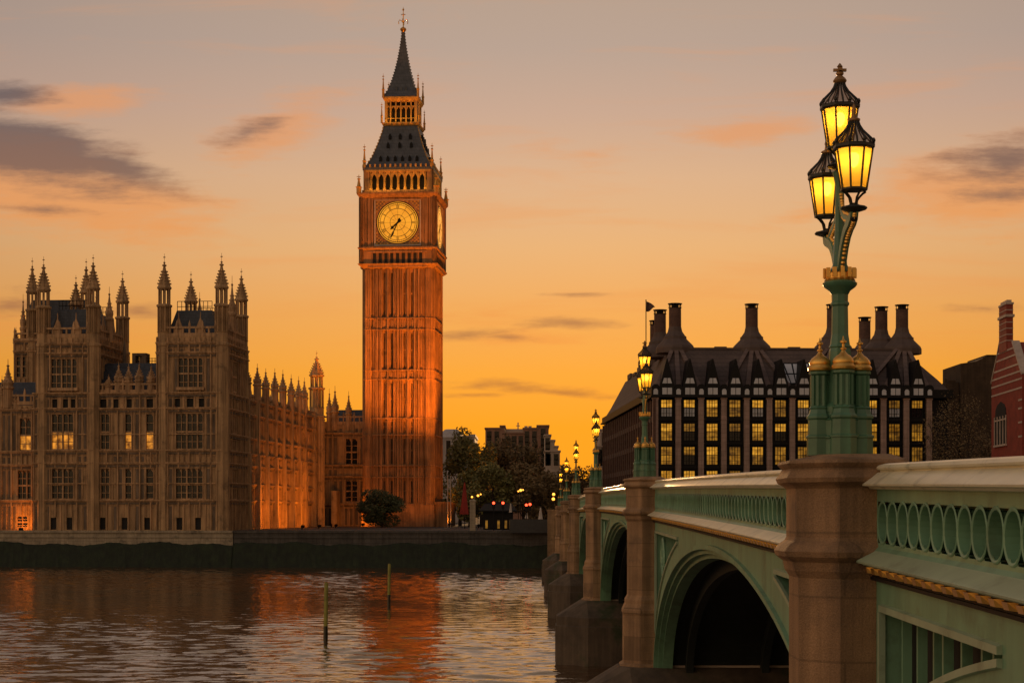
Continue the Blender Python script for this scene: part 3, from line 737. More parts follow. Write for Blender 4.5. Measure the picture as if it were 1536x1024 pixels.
def facade(T, x0, x1, z0, z1, rows, parent, bands=(), pitch=.8, d=.5, key='wall', ribs=True, skip=()):
    """wall with real openings; rows = [(za, zb, [(xa, xb, lit), ...])] from bottom to top"""
    m = acc(key, T); r = acc(key + '_ribs', T); z = z0
    allw = []
    for za, zb, ws in rows:
        if za > z: m.box(x0, x1, 0, d, z, za)
        x = x0
        for xa, xb, lit in sorted(ws):
            m.box(x, xa, 0, d, za, zb); x = xb
            if lit is not False and lit != 'none': window(T, xa, xb, za, zb, lit == 'lit', parent=parent)
            elif lit == 'none':
                v = acc('void', T); v.box(xa, xb, .3, .33, za, zb)
            allw.append((xa, xb, za, zb))
        m.box(x, x1, 0, d, za, zb); z = zb
    if z < z1: m.box(x0, x1, 0, d, z, z1)
    if ribs:
        n = max(1, int((x1 - x0) / pitch))
        segs = [z0] + [b for b in bands if z0 < b < z1] + [z1]
        for k in range(n + 1):
            x = x0 + .12 + (x1 - x0 - .24) * k / n
            for za, zb in zip(segs[:-1], segs[1:]):
                cuts = [(za + .15, zb - .15)]
                for xa, xb, wa, wb in allw:
                    if xa - .12 < x < xb + .12:
                        nc = []
                        for a, b in cuts:
                            if wb + .1 <= a or wa - .1 >= b: nc.append((a, b))
                            else:
                                if wa - .1 > a + .2: nc.append((a, wa - .1))
                                if wb + .1 < b - .2: nc.append((wb + .1, b))
                        cuts = nc
                for a, b in cuts:
                    w = .07 if k % 2 else .1
                    r.box(x - w, x + w, -(.24 if k % 2 == 0 else .14), .02, a, b)
        so = acc(key + '_shade', T)                                 # blackened panels that also paint shadow contrast between the ribs
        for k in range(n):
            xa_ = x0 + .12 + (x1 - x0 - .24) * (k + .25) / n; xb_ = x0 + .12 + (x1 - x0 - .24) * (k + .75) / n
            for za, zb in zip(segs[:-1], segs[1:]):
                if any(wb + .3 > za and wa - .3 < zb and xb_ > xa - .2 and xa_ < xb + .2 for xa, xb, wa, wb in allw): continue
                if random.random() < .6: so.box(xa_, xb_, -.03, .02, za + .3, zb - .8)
        # blind tracery heads between ribs under each band
        for zb in segs[1:]:
            r.box(x0, x1, -.06, .01, zb - .75, zb - .62)
        for xa, xb, wa, wb in allw:                              # hood mould and jambs
            if wb - wa > 2:
                r.box(xa - .14, xa, -.12, .015, wa, wb); r.box(xb, xb + .14, -.12, .015, wa, wb); r.box(xa - .2, xb + .2, -.16, .018, wb, wb + .16)
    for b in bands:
        acc(key + '_shade', T).box(x0, x1, -.2, .024, b - .48, b - .16)  # dark strip painting the shadow under each string course
        s_ = acc(key + '_bands', T)
        s_.box(x0 - .02, x1 + .02, -.30, .025, b - .16, b + .02); s_.box(x0 - .04, x1 + .04, -.48, .028, b + .02, b + .2)
def parapet(T, x0, x1, z, parent, h=1.3, key='wall', pitch=1.0):
    m = acc(key + '_ribs', T); m.box(x0, x1, -.05, .25, z, z + h * .35); m.box(x0, x1, -.1, .3, z + h * .8, z + h)
    n = int((x1 - x0) / pitch)
    for k in range(n + 1):
        x = x0 + .1 + (x1 - x0 - .2) * k / max(1, n)
        m.box(x - .13, x + .13, -.06, .26, z + h * .35, z + h * .8)
        if k % 2 == 0: m.frus(x, .1, [(.16, .16, z + h), (.14, .14, z + h + .35), (.01, .01, z + h + .95)])
def flush(parent, mats):
    for k in list(wl):
        nm, mt = mats.get(k, ('shade_panel', 'dark_stone') if k.endswith('_shade') else (k, 'stone'))
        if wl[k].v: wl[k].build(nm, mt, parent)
    wl.clear()
LITE = None
def pinnacle(T, x, y, z0, z1, r, parent, mat='stone_carved', name='pinnacle'):
    m = MB(T); h = z1 - z0
    m.lathe([(r, z0), (r, z0 + h * .38), (r * 1.25, z0 + h * .40), (r * 1.25, z0 + h * .43), (r * .95, z0 + h * .45), (r * 1.15, z0 + h * .52), (r * .62, z0 + h * .62), (r * .34, z0 + h * .74), (r * .16, z0 + h * .84), (r * .3, z0 + h * .855), (r * .3, z0 + h * .87), (r * .07, z0 + h * .885), (r * .05, z1)], 8, x, y)
    for k in range(4):
        for q in range(3):
            zz = z0 + h * (.55 + .07 * q); rr = r * (.98 - .26 * q); t = k * math.pi / 2
            m.box(x + rr * math.cos(t) - .09, x + rr * math.cos(t) + .09, y + rr * math.sin(t) - .09, y + rr * math.sin(t) + .09, zz, zz + .16)
    return m.build(name, mat, parent)
def turret(T, x, y, z0, zbase, ztip, r, parent, mat='stone'):
    """octagonal corner turret: shaft, panelled stage, open lantern, crocketed cap"""
    m = MB(T); h = ztip - zbase
    m.lathe([(r, z0), (r, zbase - .5), (r * 1.12, zbase - .3), (r * 1.12, zbase), (r * .95, zbase + .15), (r * .95, zbase + h * .12)], 8, x, y)
    for k in range(8):
        t = math.pi / 8 + k * math.pi / 4; m.tube([(x + r * math.cos(t), y + r * math.sin(t), z0), (x + r * math.cos(t), y + r * math.sin(t), zbase - .5)], .1, 4)
    za, zb, zc_ = zbase + h * .12, zbase + h * .42, zbase + h * .62
    m.lathe([(r * 1.0, za), (r * 1.05, za + .1), (r * .6, za + .2), (r * .6, zb)], 8, x, y)
    for k in range(8):
        t = math.pi / 8 + k * math.pi / 4
        m.tube([(x + r * .86 * math.cos(t), y + r * .86 * math.sin(t), za), (x + r * .86 * math.cos(t), y + r * .86 * math.sin(t), zb)], .13, 4)
        m.tube([(x + r * .74 * math.cos(t), y + r * .74 * math.sin(t), zb), (x + r * .74 * math.cos(t), y + r * .74 * math.sin(t), zc_)], .14, 4)
        t += math.pi / 8
        m.tube([(x + r * .8 * math.cos(t), y + r * .8 * math.sin(t), za + .15), (x + r * .8 * math.cos(t), y + r * .8 * math.sin(t), zb - .3)], .06, 4)
    m.lathe([(r * 1.0, zb - .25), (r * 1.12, zb - .1), (r * 1.12, zb + .12), (r * .85, zb + .25)], 8, x, y)
    m.lathe([(r * .15, zb), (r * .15, zc_)], 4, x, y)
    m.lathe([(r * .85, zc_ - .3), (r * 1.02, zc_ - .1), (r * 1.02, zc_ + .12), (r * .9, zc_ + .2)], 8, x, y)
    tu = m.build('turret', mat, parent)
    m = MB(T); hh = ztip - zc_
    m.lathe([(r * .92, zc_ + .15), (r * .8, zc_ + hh * .12), (r * .52, zc_ + hh * .3), (r * .3, zc_ + hh * .48), (r * .16, zc_ + hh * .62), (r * .32, zc_ + hh * .64), (r * .32, zc_ + hh * .67), (r * .12, zc_ + hh * .69), (r * .1, zc_ + hh * .72), (r * .18, zc_ + hh * .74), (.03, zc_ + hh * .77), (.025, ztip)], 8, x, y)
    for k in range(8):
        t = math.pi / 8 + k * math.pi / 4
        for q in range(5):
            f = q / 5; rr = r * (.9 - .62 * f); zz = zc_ + hh * (.1 + .44 * f)
            m.box(x + rr * math.cos(t) - .09, x + rr * math.cos(t) + .09, y + rr * math.sin(t) - .09, y + rr * math.sin(t) + .09, zz, zz + .2)
    m.box(x - .16, x + .16, y - .02, y + .02, zc_ + hh * .88, zc_ + hh * .91)
    m.build('spire', mat, tu)
    return tu
T = PF.T
L = lambda px, ly=0: PF.lx(px, ly)
B_ALL = [zr(751), zr(724.6), zr(695), zr(676), zr(650.7), zr(613), zr(590)]
B_SMALL = [zr(751), zr(695), zr(676), zr(613), zr(590)]
R1 = (zr(749), zr(702)); R2 = (zr(674.5), zr(618)); R0 = (zr(794), zr(776)); R3 = (zr(611), zr(594))
def front(a, b, y, big, mids, basement, top, small, key='wall'):
    TT = T @ Matrix.Translation((0, y, 0))
    rows = [(R0[0], R0[1], [(L(p) - .45, L(p) + .45, 'none') for p in basement]),
            (R1[0], R1[1], [(L(p), L(q), 'x') for p, q, l in big]),
            (R2[0], R2[1], [(L(p), L(q), l) for p, q, l in big]),
            (R3[0], R3[1], [(L(p), L(q), 'none') for p, q in small])]
    facade(TT, a, b, zr(797), top, rows, palace, B_SMALL)
    bm = acc('wall_bands', TT)
    for py in (650.7, 724.6): bm.box(a, b, -.2, .02, zr(py) - .1, zr(py) + .08)
xA, xB, xC, xD = L(50), L(141), L(234.5), 0.0
front(xB, xC, .55, [(150, 162.5, 'x'), (186.5, 195.5, 'lit'), (218, 228.5, 'lit')], None, [152, 185, 219], zr(590), [(148, 158), (168, 176), (188, 196), (218, 228)])
front(xA, xB, 0, [(78, 110, 'lit')], None, [80, 104], zr(590), [(78, 86), (94, 102), (106, 113)])
front(xC, xD, 0, [(264, 304, 'x')], None, [269, 297], zr(590), [(262, 270), (280, 290), (298, 306)])
parapet(T @ Matrix.Translation((0, .55, 0)), xB, xC, zr(589), palace, 1.5)
# left wing, set back
TT = T @ Matrix.Translation((0, 2.0, 0)); xL = L(-60, 2)
facade(TT, xL, xA, zr(797), zr(606), [(zr(792), zr(773), [(L(-30, 2), L(-12, 2), 'x'), (L(26, 2), L(41, 2), 'x')]), (zr(749), zr(704), [(L(-30, 2), L(-8, 2), 'x'), (L(27, 2), L(46.5, 2), 'x')]),
                                    (zr(675), zr(625), [(L(-30, 2), L(-8, 2), 'x'), (L(30, 2), L(46.5, 2), 'lit')])], palace, [zr(751), zr(697), zr(677), zr(613)])
parapet(TT, xL, xA, zr(605), palace, 1.6)
# returns and cores
facade(side_M @ Matrix.Translation((0, 0, 0)), 0, 15.2, zr(797), zr(590), [(R0[0], R0[1], []), (R1[0], R1[1], [(5.8, 9.4, 'x')]), (R2[0], R2[1], [(5.8, 9.4, 'x')]), (R3[0], R3[1], [(6, 7.2, 'none'), (8, 9.2, 'none')])], palace, B_ALL)
c = acc('wall', T)
c.box(xA + .01, -.52, 1.08, 15, 4.3, zr(590) - .02); c.box(xL, xA, 2.6, 16, 4.3, zr(606) - .05)
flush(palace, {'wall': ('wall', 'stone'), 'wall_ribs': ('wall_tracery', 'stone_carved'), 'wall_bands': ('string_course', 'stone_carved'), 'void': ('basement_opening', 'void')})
# the two river pavilions
def pavilion(xa, xb, depth, wpx, front_tips, back_tips, mids, roof_top, scaf):
    zt = zr(500); zl = zr(590)
    facade(T, xa, xb, zl, zr(505), [(zr(584), zr(535), [(L(wpx[0]), L(wpx[1]), 'x')])], palace, [zr(530), zr(515.5)])
    for px0, px1 in ((wpx[0] - 3, wpx[1] + 3),):                 # little balcony and flanking niches
        b = acc('wall_ribs', T); b.box(L(px0), L(px1), -.6, .02, zr(585.5), zr(581))
    MS = PF.T @ Matrix.Translation((xb, 0, 0)) @ Matrix(((0, -1, 0, 0), (1, 0, 0, 0), (0, 0, 1, 0), (0, 0, 0, 1)))
    facade(MS, 0, depth, zl, zr(505), [(zr(584), zr(535), [(depth * .4, depth * .6, 'x')])], palace, [zr(530), zr(515.5)])
    parapet(T, xa + 1, xb - 1, zr(505), palace, 1.5); parapet(MS, 1, depth - 1, zr(505), palace, 1.5)
    c = acc('wall', T); c.box(xa, xb - .52, .55, depth, zl, zr(506))
    for fx in (.33, .66):                                        # gabled dormers on the parapet
        x = xa + (xb - xa) * fx; p = acc('wall_ribs', T)
        p.frus(x, .3, [(.75, .25, zr(505)), (.7, .22, zr(494)), (.05, .15, zr(477)), (.03, .1, zr(468))])
        p = acc('wall_ribs', MS); y_ = depth * fx
        p.frus(y_, .3, [(.75, .25, zr(505)), (.7, .22, zr(494)), (.05, .15, zr(477)), (.03, .1, zr(468))])
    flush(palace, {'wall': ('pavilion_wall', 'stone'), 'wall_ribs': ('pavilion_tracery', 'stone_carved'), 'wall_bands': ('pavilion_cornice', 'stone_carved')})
    m = MB(T); cx, cy = (xa + xb) / 2, depth / 2; hx, hy = (xb - xa) / 2 - 1.0, depth / 2 - 1.0
    m.frus(cx, cy, [(hx, hy, zr(504)), (hx * .82, hy * .85, zr(485)), (hx * .68, hy * .76, roof_top), (hx * .66, hy * .74, roof_top + .3)])
    rf = m.build('pavilion_roof', 'slate', palace)
    m = MB(T)
    for s1 in (-1, 1):
        for k in range(9):
            x = cx - hx * .66 + hx * 1.32 * k / 8; m.tube([(x, cy + s1 * hy * .7, roof_top + .2), (x, cy + s1 * hy * .7, roof_top + 1.7)], .05, 4)
        for zz in (.9, 1.7): m.tube([(cx - hx * .66, cy + s1 * hy * .7, roof_top + zz), (cx + hx * .66, cy + s1 * hy * .7, roof_top + zz)], .05, 4)
    m.build('roof_railing', 'black', rf)
    zb = zr(515)
    for x, y, py in front_tips + back_tips: turret(T, x, y, 4.3 if y < 1 else zl, zb, zr(py), 1.05, palace)
    for x, y, py in mids: pinnacle(T, x, y, zr(506), zr(py), .55, palace)
xr0, xr1 = L(245), -.75
pavilion(xC, 0.0, 15.2, (268, 304), [(xr0, .55, 380), (L(331), .55, 380)], [(xr0 + .3, 14.4, 388), (xr1 + .1, 14.4, 384)], [(L(264), 13.5, 422), (-.4, 7.4, 405), (L(300), 13, 436)], zr(466), 0)
xl0, xl1 = L(63.5), L(138)
pavilion(xA + .8, xB + .1, 15.2, (77, 115), [(xl0, .55, 382), (xl1, .55, 380)], [(xl0 + .3, 14.4, 392), (xl1 + .2, 14.4, 386)], [(xl1 + .3, 7.4, 420), (L(88), 13.5, 428), (L(119), 8, 424)], zr(463), 0)
# block behind the left pavilion with a dark roof
m = MB(T); ya = 22.0; a, b = L(21, ya), L(128, ya)
zq = lambda py: PF.z(py, a, ya)
TT = T @ Matrix.Translation((0, ya, 0))
facade(TT, a, b, 15, zq(512), [(zq(567), zq(530), [(L(25, ya), L(31, ya), 'x'), (L(34, ya), L(49, ya), 'x')])], palace, [zq(528), zq(512)])
parapet(TT, a, b, zq(512), palace, 1.4)
c = acc('wall', T); c.box(a, b, ya + .6, ya + 14, 10, zq(513))
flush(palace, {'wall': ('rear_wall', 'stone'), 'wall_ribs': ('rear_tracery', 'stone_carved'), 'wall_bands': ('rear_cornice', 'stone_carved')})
m = MB(T); m.frus((L(30, ya) + L(125, ya)) / 2, ya + 7, [((L(125, ya) - L(30, ya)) / 2, 5.5, zq(512)), ((L(125, ya) - L(34, ya)) / 2, 3.2, zq(455)), ((L(122, ya) - L(37, ya)) / 2, 3, zq(446))]); m.build('rear_roof', 'slate', palace)
for px, py in ((46.5, 386), (127.5, 388)): turret(T, L(px, ya), ya + .6, 15, zq(522), zq(py), 1.0, palace)
for px, py in ((22.5, 490), (33, 440)): pinnacle(T, L(px, ya), ya + .5, zq(530), zq(py), .45, palace)
# low dark roof and pinnacle at the far left, corner turrets of the front
m = MB(T); m.frus((xL + xA) / 2, 9, [((xA - xL) / 2 - .6, 6.2, zr(607)), ((xA - xL) / 2 - 1.4, 2.5, zr(568)), ((xA - xL) / 2 - 1.6, 2.2, zr(567))]); m.build('wing_roof', 'slate', palace)
for px, py, w in ((12, 535, .75), (3, 560, .4), (-20, 540, .6), (24, 585, .4)): pinnacle(T, L(px, 2.2), 2.2, zr(610), zr(py), w, palace)
# roof between the pavilions with pinnacle-dormers and a rooftop plant room
m = MB(T); m.frus((xB + xC) / 2, 8.5, [((xC - xB) / 2, 6.8, zr(591)), ((xC - xB) / 2, 3.5, zr(541)), ((xC - xB) / 2, 3.2, zr(540))]); m.build('middle_roof', 'slate', palace)
for px, t in ((160, 560), (175, 541), (190, 543), (206, 540), (224, 543)): pinnacle(T, L(px), 1.0, zr(592), zr(t), .62, palace)
m = MB(T); x0, x1 = L(201, 8), L(222, 8)
m.box(x0, x0 + .5, 7, 9, zr(545), zr(524)); m.box(x1 - .6, x1, 7, 9, zr(545), zr(526)); m.box(x0, x1, 7, 9, zr(527), zr(523)); m.box(x0 + 1.0, x1 - .6, 7.4, 8.6, zr(545), zr(527))
m.build('plant_room', 'dark_stone', palace)
m = MB(T)
for k in range(12):
    x = xB + (xC - xB) * (.4 + .6 * k / 12); m.tube([(x, 7.5, zr(545)), (x, 7.5, zr(530))], .05, 4)
for py in (531, 535): m.tube([(xB + (xC - xB) * .4, 7.5, zr(py)), (xC, 7.5, zr(py))], .05, 4)
m.build('roof_railing', 'black', palace)
m = MB(T); m.lathe([(.3, zr(560)), (.25, zr(520)), (.05, zr(500))], 6, L(186.5, 8), 8); m.build('vent_pipe', 'dark_stone', palace)
# long north wall going back, with buttresses and pinnacles
y0, y1 = 15.2, PF.ly(489)
BP = [PF.ly(p, .3) for p in (376, 391, 403.5, 417, 429, 441.4, 452.4, 461)]
LM = side_M @ Matrix.Translation((0, .6, 0)); ztop = zr(592) - .2
rows = []
bays = list(zip(BP[:-1], BP[1:])); wins = []
for p, q in bays:
    c_ = (p + q) / 2; wins.append((c_ - 1.15, c_ + 1.15, 'x'))
facade(LM, y0, y1, 4.3, ztop, [(R1[0], R1[1], wins), (R2[0], R2[1], wins)], palace, B_ALL, pitch=1.1)
parapet(LM, y0, y1, ztop, palace, 1.6, pitch=1.4)
bt = acc('buttress', T)
for y in BP + [BP[-1] + 8.5]:
    bt.box(-.62, .35, y - .5, y + .5, 4.3, zr(676)); bt.box(-.62, .15, y - .45, y + .45, zr(676), ztop + 1.2)
bt.box(-3.6, -3.0, y0, y1, 4.3, ztop)
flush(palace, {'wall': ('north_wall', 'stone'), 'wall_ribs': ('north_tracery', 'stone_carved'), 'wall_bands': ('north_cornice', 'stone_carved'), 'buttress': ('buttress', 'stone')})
for y, py in zip(BP, (544, 545, 552, 552, 554, 561, 564, 566)):
    pinnacle(T, -.25, y, ztop + .8, PF.z(py, -.25, y), .62, palace)
yT = PF.ly(475, -.6); turret(T, -.6, yT, 4.3, ztop + 1, PF.z(526, -.6, yT), 1.45, palace)
m = MB(T); m.loft([[(-1.2, y0, ztop - .5), (-1.2, y1, ztop - .5), (-9, y1, ztop + 1), (-9, y0, ztop + 1)], [(-1.2, y0, ztop - .3), (-1.2, y1, ztop - .3), (-9, y1, ztop + 1.4), (-9, y0, ztop + 1.4)]]); m.build('north_roof', 'slate', palace)
# cross wall linking to the clock tower
yc_ = y1 + .3; TT = T @ Matrix.Translation((0, yc_, 0)); xe = L(556, yc_)
zx = lambda py: PF.z(py, 8, yc_)
facade(TT, -3.0, xe, 4.3, zx(636), [(zx(753), zx(718), [(L(519, yc_), L(526.5, yc_), 'x'), (L(528.5, yc_), L(536, yc_), 'x')]), (zx(697), zx(657), [(L(519, yc_), L(526.5, yc_), 'x'), (L(528.5, yc_), L(536, yc_), 'x')])], palace,
       [zx(756), zx(715), zx(698), zx(650)], pitch=1.0)
parapet(TT, -3.0, xe, zx(636), palace, 1.6)
c = acc('wall', T); c.box(.3, xe, yc_ + .6, yc_ + 12, 4.3, zx(638)); c.box(L(497, yc_ - 4), L(505, yc_ - 4), yc_ - 4, yc_ - .35, 4.3, zx(736))
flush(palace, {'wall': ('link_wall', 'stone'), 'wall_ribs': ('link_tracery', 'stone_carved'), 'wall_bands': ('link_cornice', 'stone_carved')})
for px, py, w in ((494, 582, .55), (502.5, 578, .7), (523, 586, .6)): pinnacle(T, L(px, yc_ + .4), yc_ + .4, zx(645), zx(py), w, palace)
m = MB(T); m.frus((L(505, yc_ + 7) + xe) / 2, yc_ + 8, [((xe - L(505, yc_ + 7)) / 2, 4.5, zx(638)), ((xe - L(505, yc_ + 7)) / 2 - .5, 1.5, zx(612)), ((xe - L(505, yc_ + 7)) / 2 - .6, 1.4, zx(611.5))]); m.build('link_roof', 'slate', palace)

# ---- river walls
def river_wall(px0, px1, name, label, zt, mat, front_off, courses=None):
    a, b = L(px0), (L(px1) if px1 < 900 else 49.0)
    w = thing(name, (PF.X((a + b) / 2, 0), PF.Y((a + b) / 2, 0), WATER), label, 'river wall', rz=-PF.ph)
    m = MB(T); m.box(a, b, -front_off, .35, -2.5, zt); m.build('wall', mat, w)
    m = MB(T); m.box(a, b, -front_off - .22, .4, zt, zt + .32); m.box(a, b, -front_off - .12, -front_off + .02, zt - .75, zt - .55); m.build('coping', mat, w)
    n = int((b - a) / .5); vs = []; random.seed(3)
    for k in range(n + 1):
        x = a + (b - a) * k / n; j = random.uniform(-.08, .08) + .16 * math.sin(k * .13) + .15 * math.sin(k * .41)
        vs.append([(x, -front_off - .0, 2.35 + j), (x, -front_off - .18, 2.1 + j), (x, -front_off - .5, 1.0 + random.uniform(-.08, .08)), (x, -front_off - 1.0 + random.uniform(-.06, .06), -.4), (x, -front_off - 1.5, -1.6)])
    m = MB(T); f = []
    for k in range(n):
        for q in range(4): f.append((k * 5 + q, (k + 1) * 5 + q, (k + 1) * 5 + q + 1, k * 5 + q + 1))
    m.add([p for r in vs for p in r], f); m.build('weed_band', 'weed', w)
    return w
river_wall(-300, 351, 'terrace_wall', 'pale stone terrace wall below the palace front, weedy at the waterline', 3.98, 'plinth', .8)
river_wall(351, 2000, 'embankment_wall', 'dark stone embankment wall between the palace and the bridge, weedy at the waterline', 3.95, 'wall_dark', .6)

# ================================================================== CLOCK TOWER
tw_o = pt(597, 785, 340.0)
CF = Frame(tw_o.x, tw_o.y, .0785)
HW = 6.68                                          # half width of the shaft
tower = thing('clock_tower', (CF.X(0, HW), CF.Y(0, HW), 4.25), 'tall gothic clock tower glowing orange with a lit round clock face', 'clock tower', rz=-CF.ph)
zt = lambda py: 7 - (py - HY) / F * 340.0
za = lambda py: 7 - (py - HY) / F * 346.9           # rows read off on the tower's axis
CT = CF.T @ Matrix.Translation((0, HW, 0))          # axis of the tower at the origin
def side(k): return CT @ Matrix.Rotation(-k * math.pi / 2, 4, 'Z')   # k=0 front, 1 = left, 3 = right
bands = [zt(756), zt(715.5), zt(698), zt(652), zt(627), zt(568.6), zt(555), zt(494), zt(477)]
ZS = zt(403)
core = MB(CT); core.box(-HW + .75, HW - .75, -HW + .75, HW - .75, 4.3, ZS); core.build('shaft', 'tower_stone', tower)
rib, slit, bnd, plain = MB(), MB(), MB(), MB()
for k in range(4):
    for o in (rib, slit, bnd, plain): o.T = side(k)
    # flat panels between slits, in front of the core
    sl = [-2.62, -1.22, 1.22, 2.62]; sw = .2
    edges = [-4.85] + [e for s in sl for e in (s - sw, s + sw)] + [4.85]
    tiers = [4.3] + bands + [ZS]
    for i in range(0, len(edges), 2): plain.box(edges[i], edges[i + 1], -HW + .18, -HW + .76, 4.3, ZS - .01)
    for a, b in zip(tiers[:-1], tiers[1:]):
        if b - a > 3:
            for s in sl:
                slit.box(s - sw, s + sw, -HW + .70, -HW + .74, a + .2, b - .2)
                plain.box(s - sw, s + sw, -HW + .3, -HW + .77, b - .7, b + .01)
                plain.box(s - sw, s + sw, -HW + .3, -HW + .77, a - .01, a + .3)
                for f in (.5,): plain.box(s - sw, s + sw, -HW + .5, -HW + .76, a + (b - a) * f - .12, a + (b - a) * f + .12)
                rib.box(s - .045, s + .045, -HW + .45, -HW + .75, a, b)
        else:
            for s in sl: plain.box(s - sw, s + sw, -HW + .2, -HW + .48, a - .01, b + .01)
            for q in range(12):                                   # quatrefoil frieze
                x = -4.4 + 8.8 * q / 11; rib.box(x - .2, x + .2, -HW + .06, -HW + .2, a + .3, b - .3)
    for x in (-4.75, -4.35, -3.95, -3.55, -3.2, -1.92, -.8, -.4, 0, .4, .8, 1.92, 3.2, 3.55, 3.95, 4.35, 4.75):
        w = .15 if abs(x) in (.0, 1.92, 3.2, 3.95) else .07
        rib.box(x - w, x + w, -HW - (.16 if w > .1 else .04), -HW + .2, 4.3, ZS - .02)
    for b in bands:
        bnd.box(-4.9, 4.9, -HW - .26, -HW + .2, b - .12, b + .04); bnd.box(-4.9, 4.9, -HW - .2, -HW + .2, b + .04, b + .14)
    # base plinth
    bnd.box(-HW - .25, HW + .25, -HW - .3, -HW + .2, 4.3, zt(770)); bnd.box(-HW - .15, HW + .15, -HW - .22, -HW + .21, zt(770), zt(757))
rib.build('vertical_rib', 'tower_stone', tower); slit.build('slit_window', 'groove', tower); bnd.build('string_course', 'tower_stone', tower); plain.build('wall_panel', 'tower_stone', tower)
for sx in (-1, 1):
    for sy in (-1, 1):
        m = MB(CT); cx, cy = sx * (HW - .9), sy * (HW - .9)
        m.lathe([(1.08, 4.3), (1.08, ZS)], 8, cx, cy)
        for q in range(8):
            t = math.pi / 8 + q * math.pi / 4
            for o_ in (0, .5):
                tt = t + o_ * math.pi / 4; rr = 1.09 if not o_ else 1.01
                m.tube([(cx + rr * math.cos(tt), cy + rr * math.sin(tt), 4.3), (cx + rr * math.cos(tt), cy + rr * math.sin(tt), ZS)], .09, 4)
        for b in bands: m.lathe([(1.1, b - .14), (1.2, b - .08), (1.2, b + .06), (1.1, b + .14)], 8, cx, cy)
        m.build('corner_buttress', 'tower_stone', tower)
# clock stage
z0, z1 = zt(403), zt(292); HC = 7.35
m = MB(CT)
m.frus(0, 0, [(HW - .1, HW - .1, z0 - .01), (HC + .1, HC + .1, z0 + .7), (HC + .25, HC + .25, z0 + .9), (HC - .2, HC - .2, z0 + 1.0), (HC - .2, HC - .2, zt(373) - .3), (HC + .2, HC + .2, zt(373)), (HC + .2, HC + .2, zt(373) + .25), (HC - .45, HC - .45, zt(373) + .3), (HC - .45, HC - .45, z1 - .8),
               (HC - .1, HC - .1, z1 - .6), (HC + .35, HC + .35, z1), (HC + .4, HC + .4, z1 + .25), (HC - .2, HC - .2, z1 + .4)])
cs_ = m.build('clock_stage', 'tower_stone', tower)
op, rb = MB(), MB()
for k in range(4):
    for o in (op, rb): o.T = side(k)
    for q in range(9):
        x = -4.4 + 8.8 * q / 8; op.box(x - .3, x + .3, -HC + .15, -HC + .19, zt(398), zt(380))
        rb.box(x - .55, x - .47, -HC + .05, -HC + .21, z0 + 1, zt(374))
    rb.box(-5.6, 5.6, -HC - .0, -HC + .21, zt(379.5), zt(377)); rb.box(-5.6, 5.6, -HC - .0, -HC + .21, zt(401), zt(398.5))
    for s in (-1, 1):                                             # pilasters beside the dial
        for x, w in ((4.85, .16), (5.4, .3), (6.05, .14), (6.6, .3)):
            rb.box(s * x - w, s * x + w, -HC + (.1 if w > .2 else .22), -HC + .46, zt(373) + .3, z1 - .7)
        rb.lathe([(.55, z0 + .9), (.55, z1 - .3)], 8, s * (HC - .45), -HC + .45)
    rb.box(-4.6, 4.6, -HC + .1, -HC + .46, zt(300.5), zt(298)); 
op.build('frieze_opening', 'void', cs_); rb.build('pilaster', 'tower_stone', cs_)
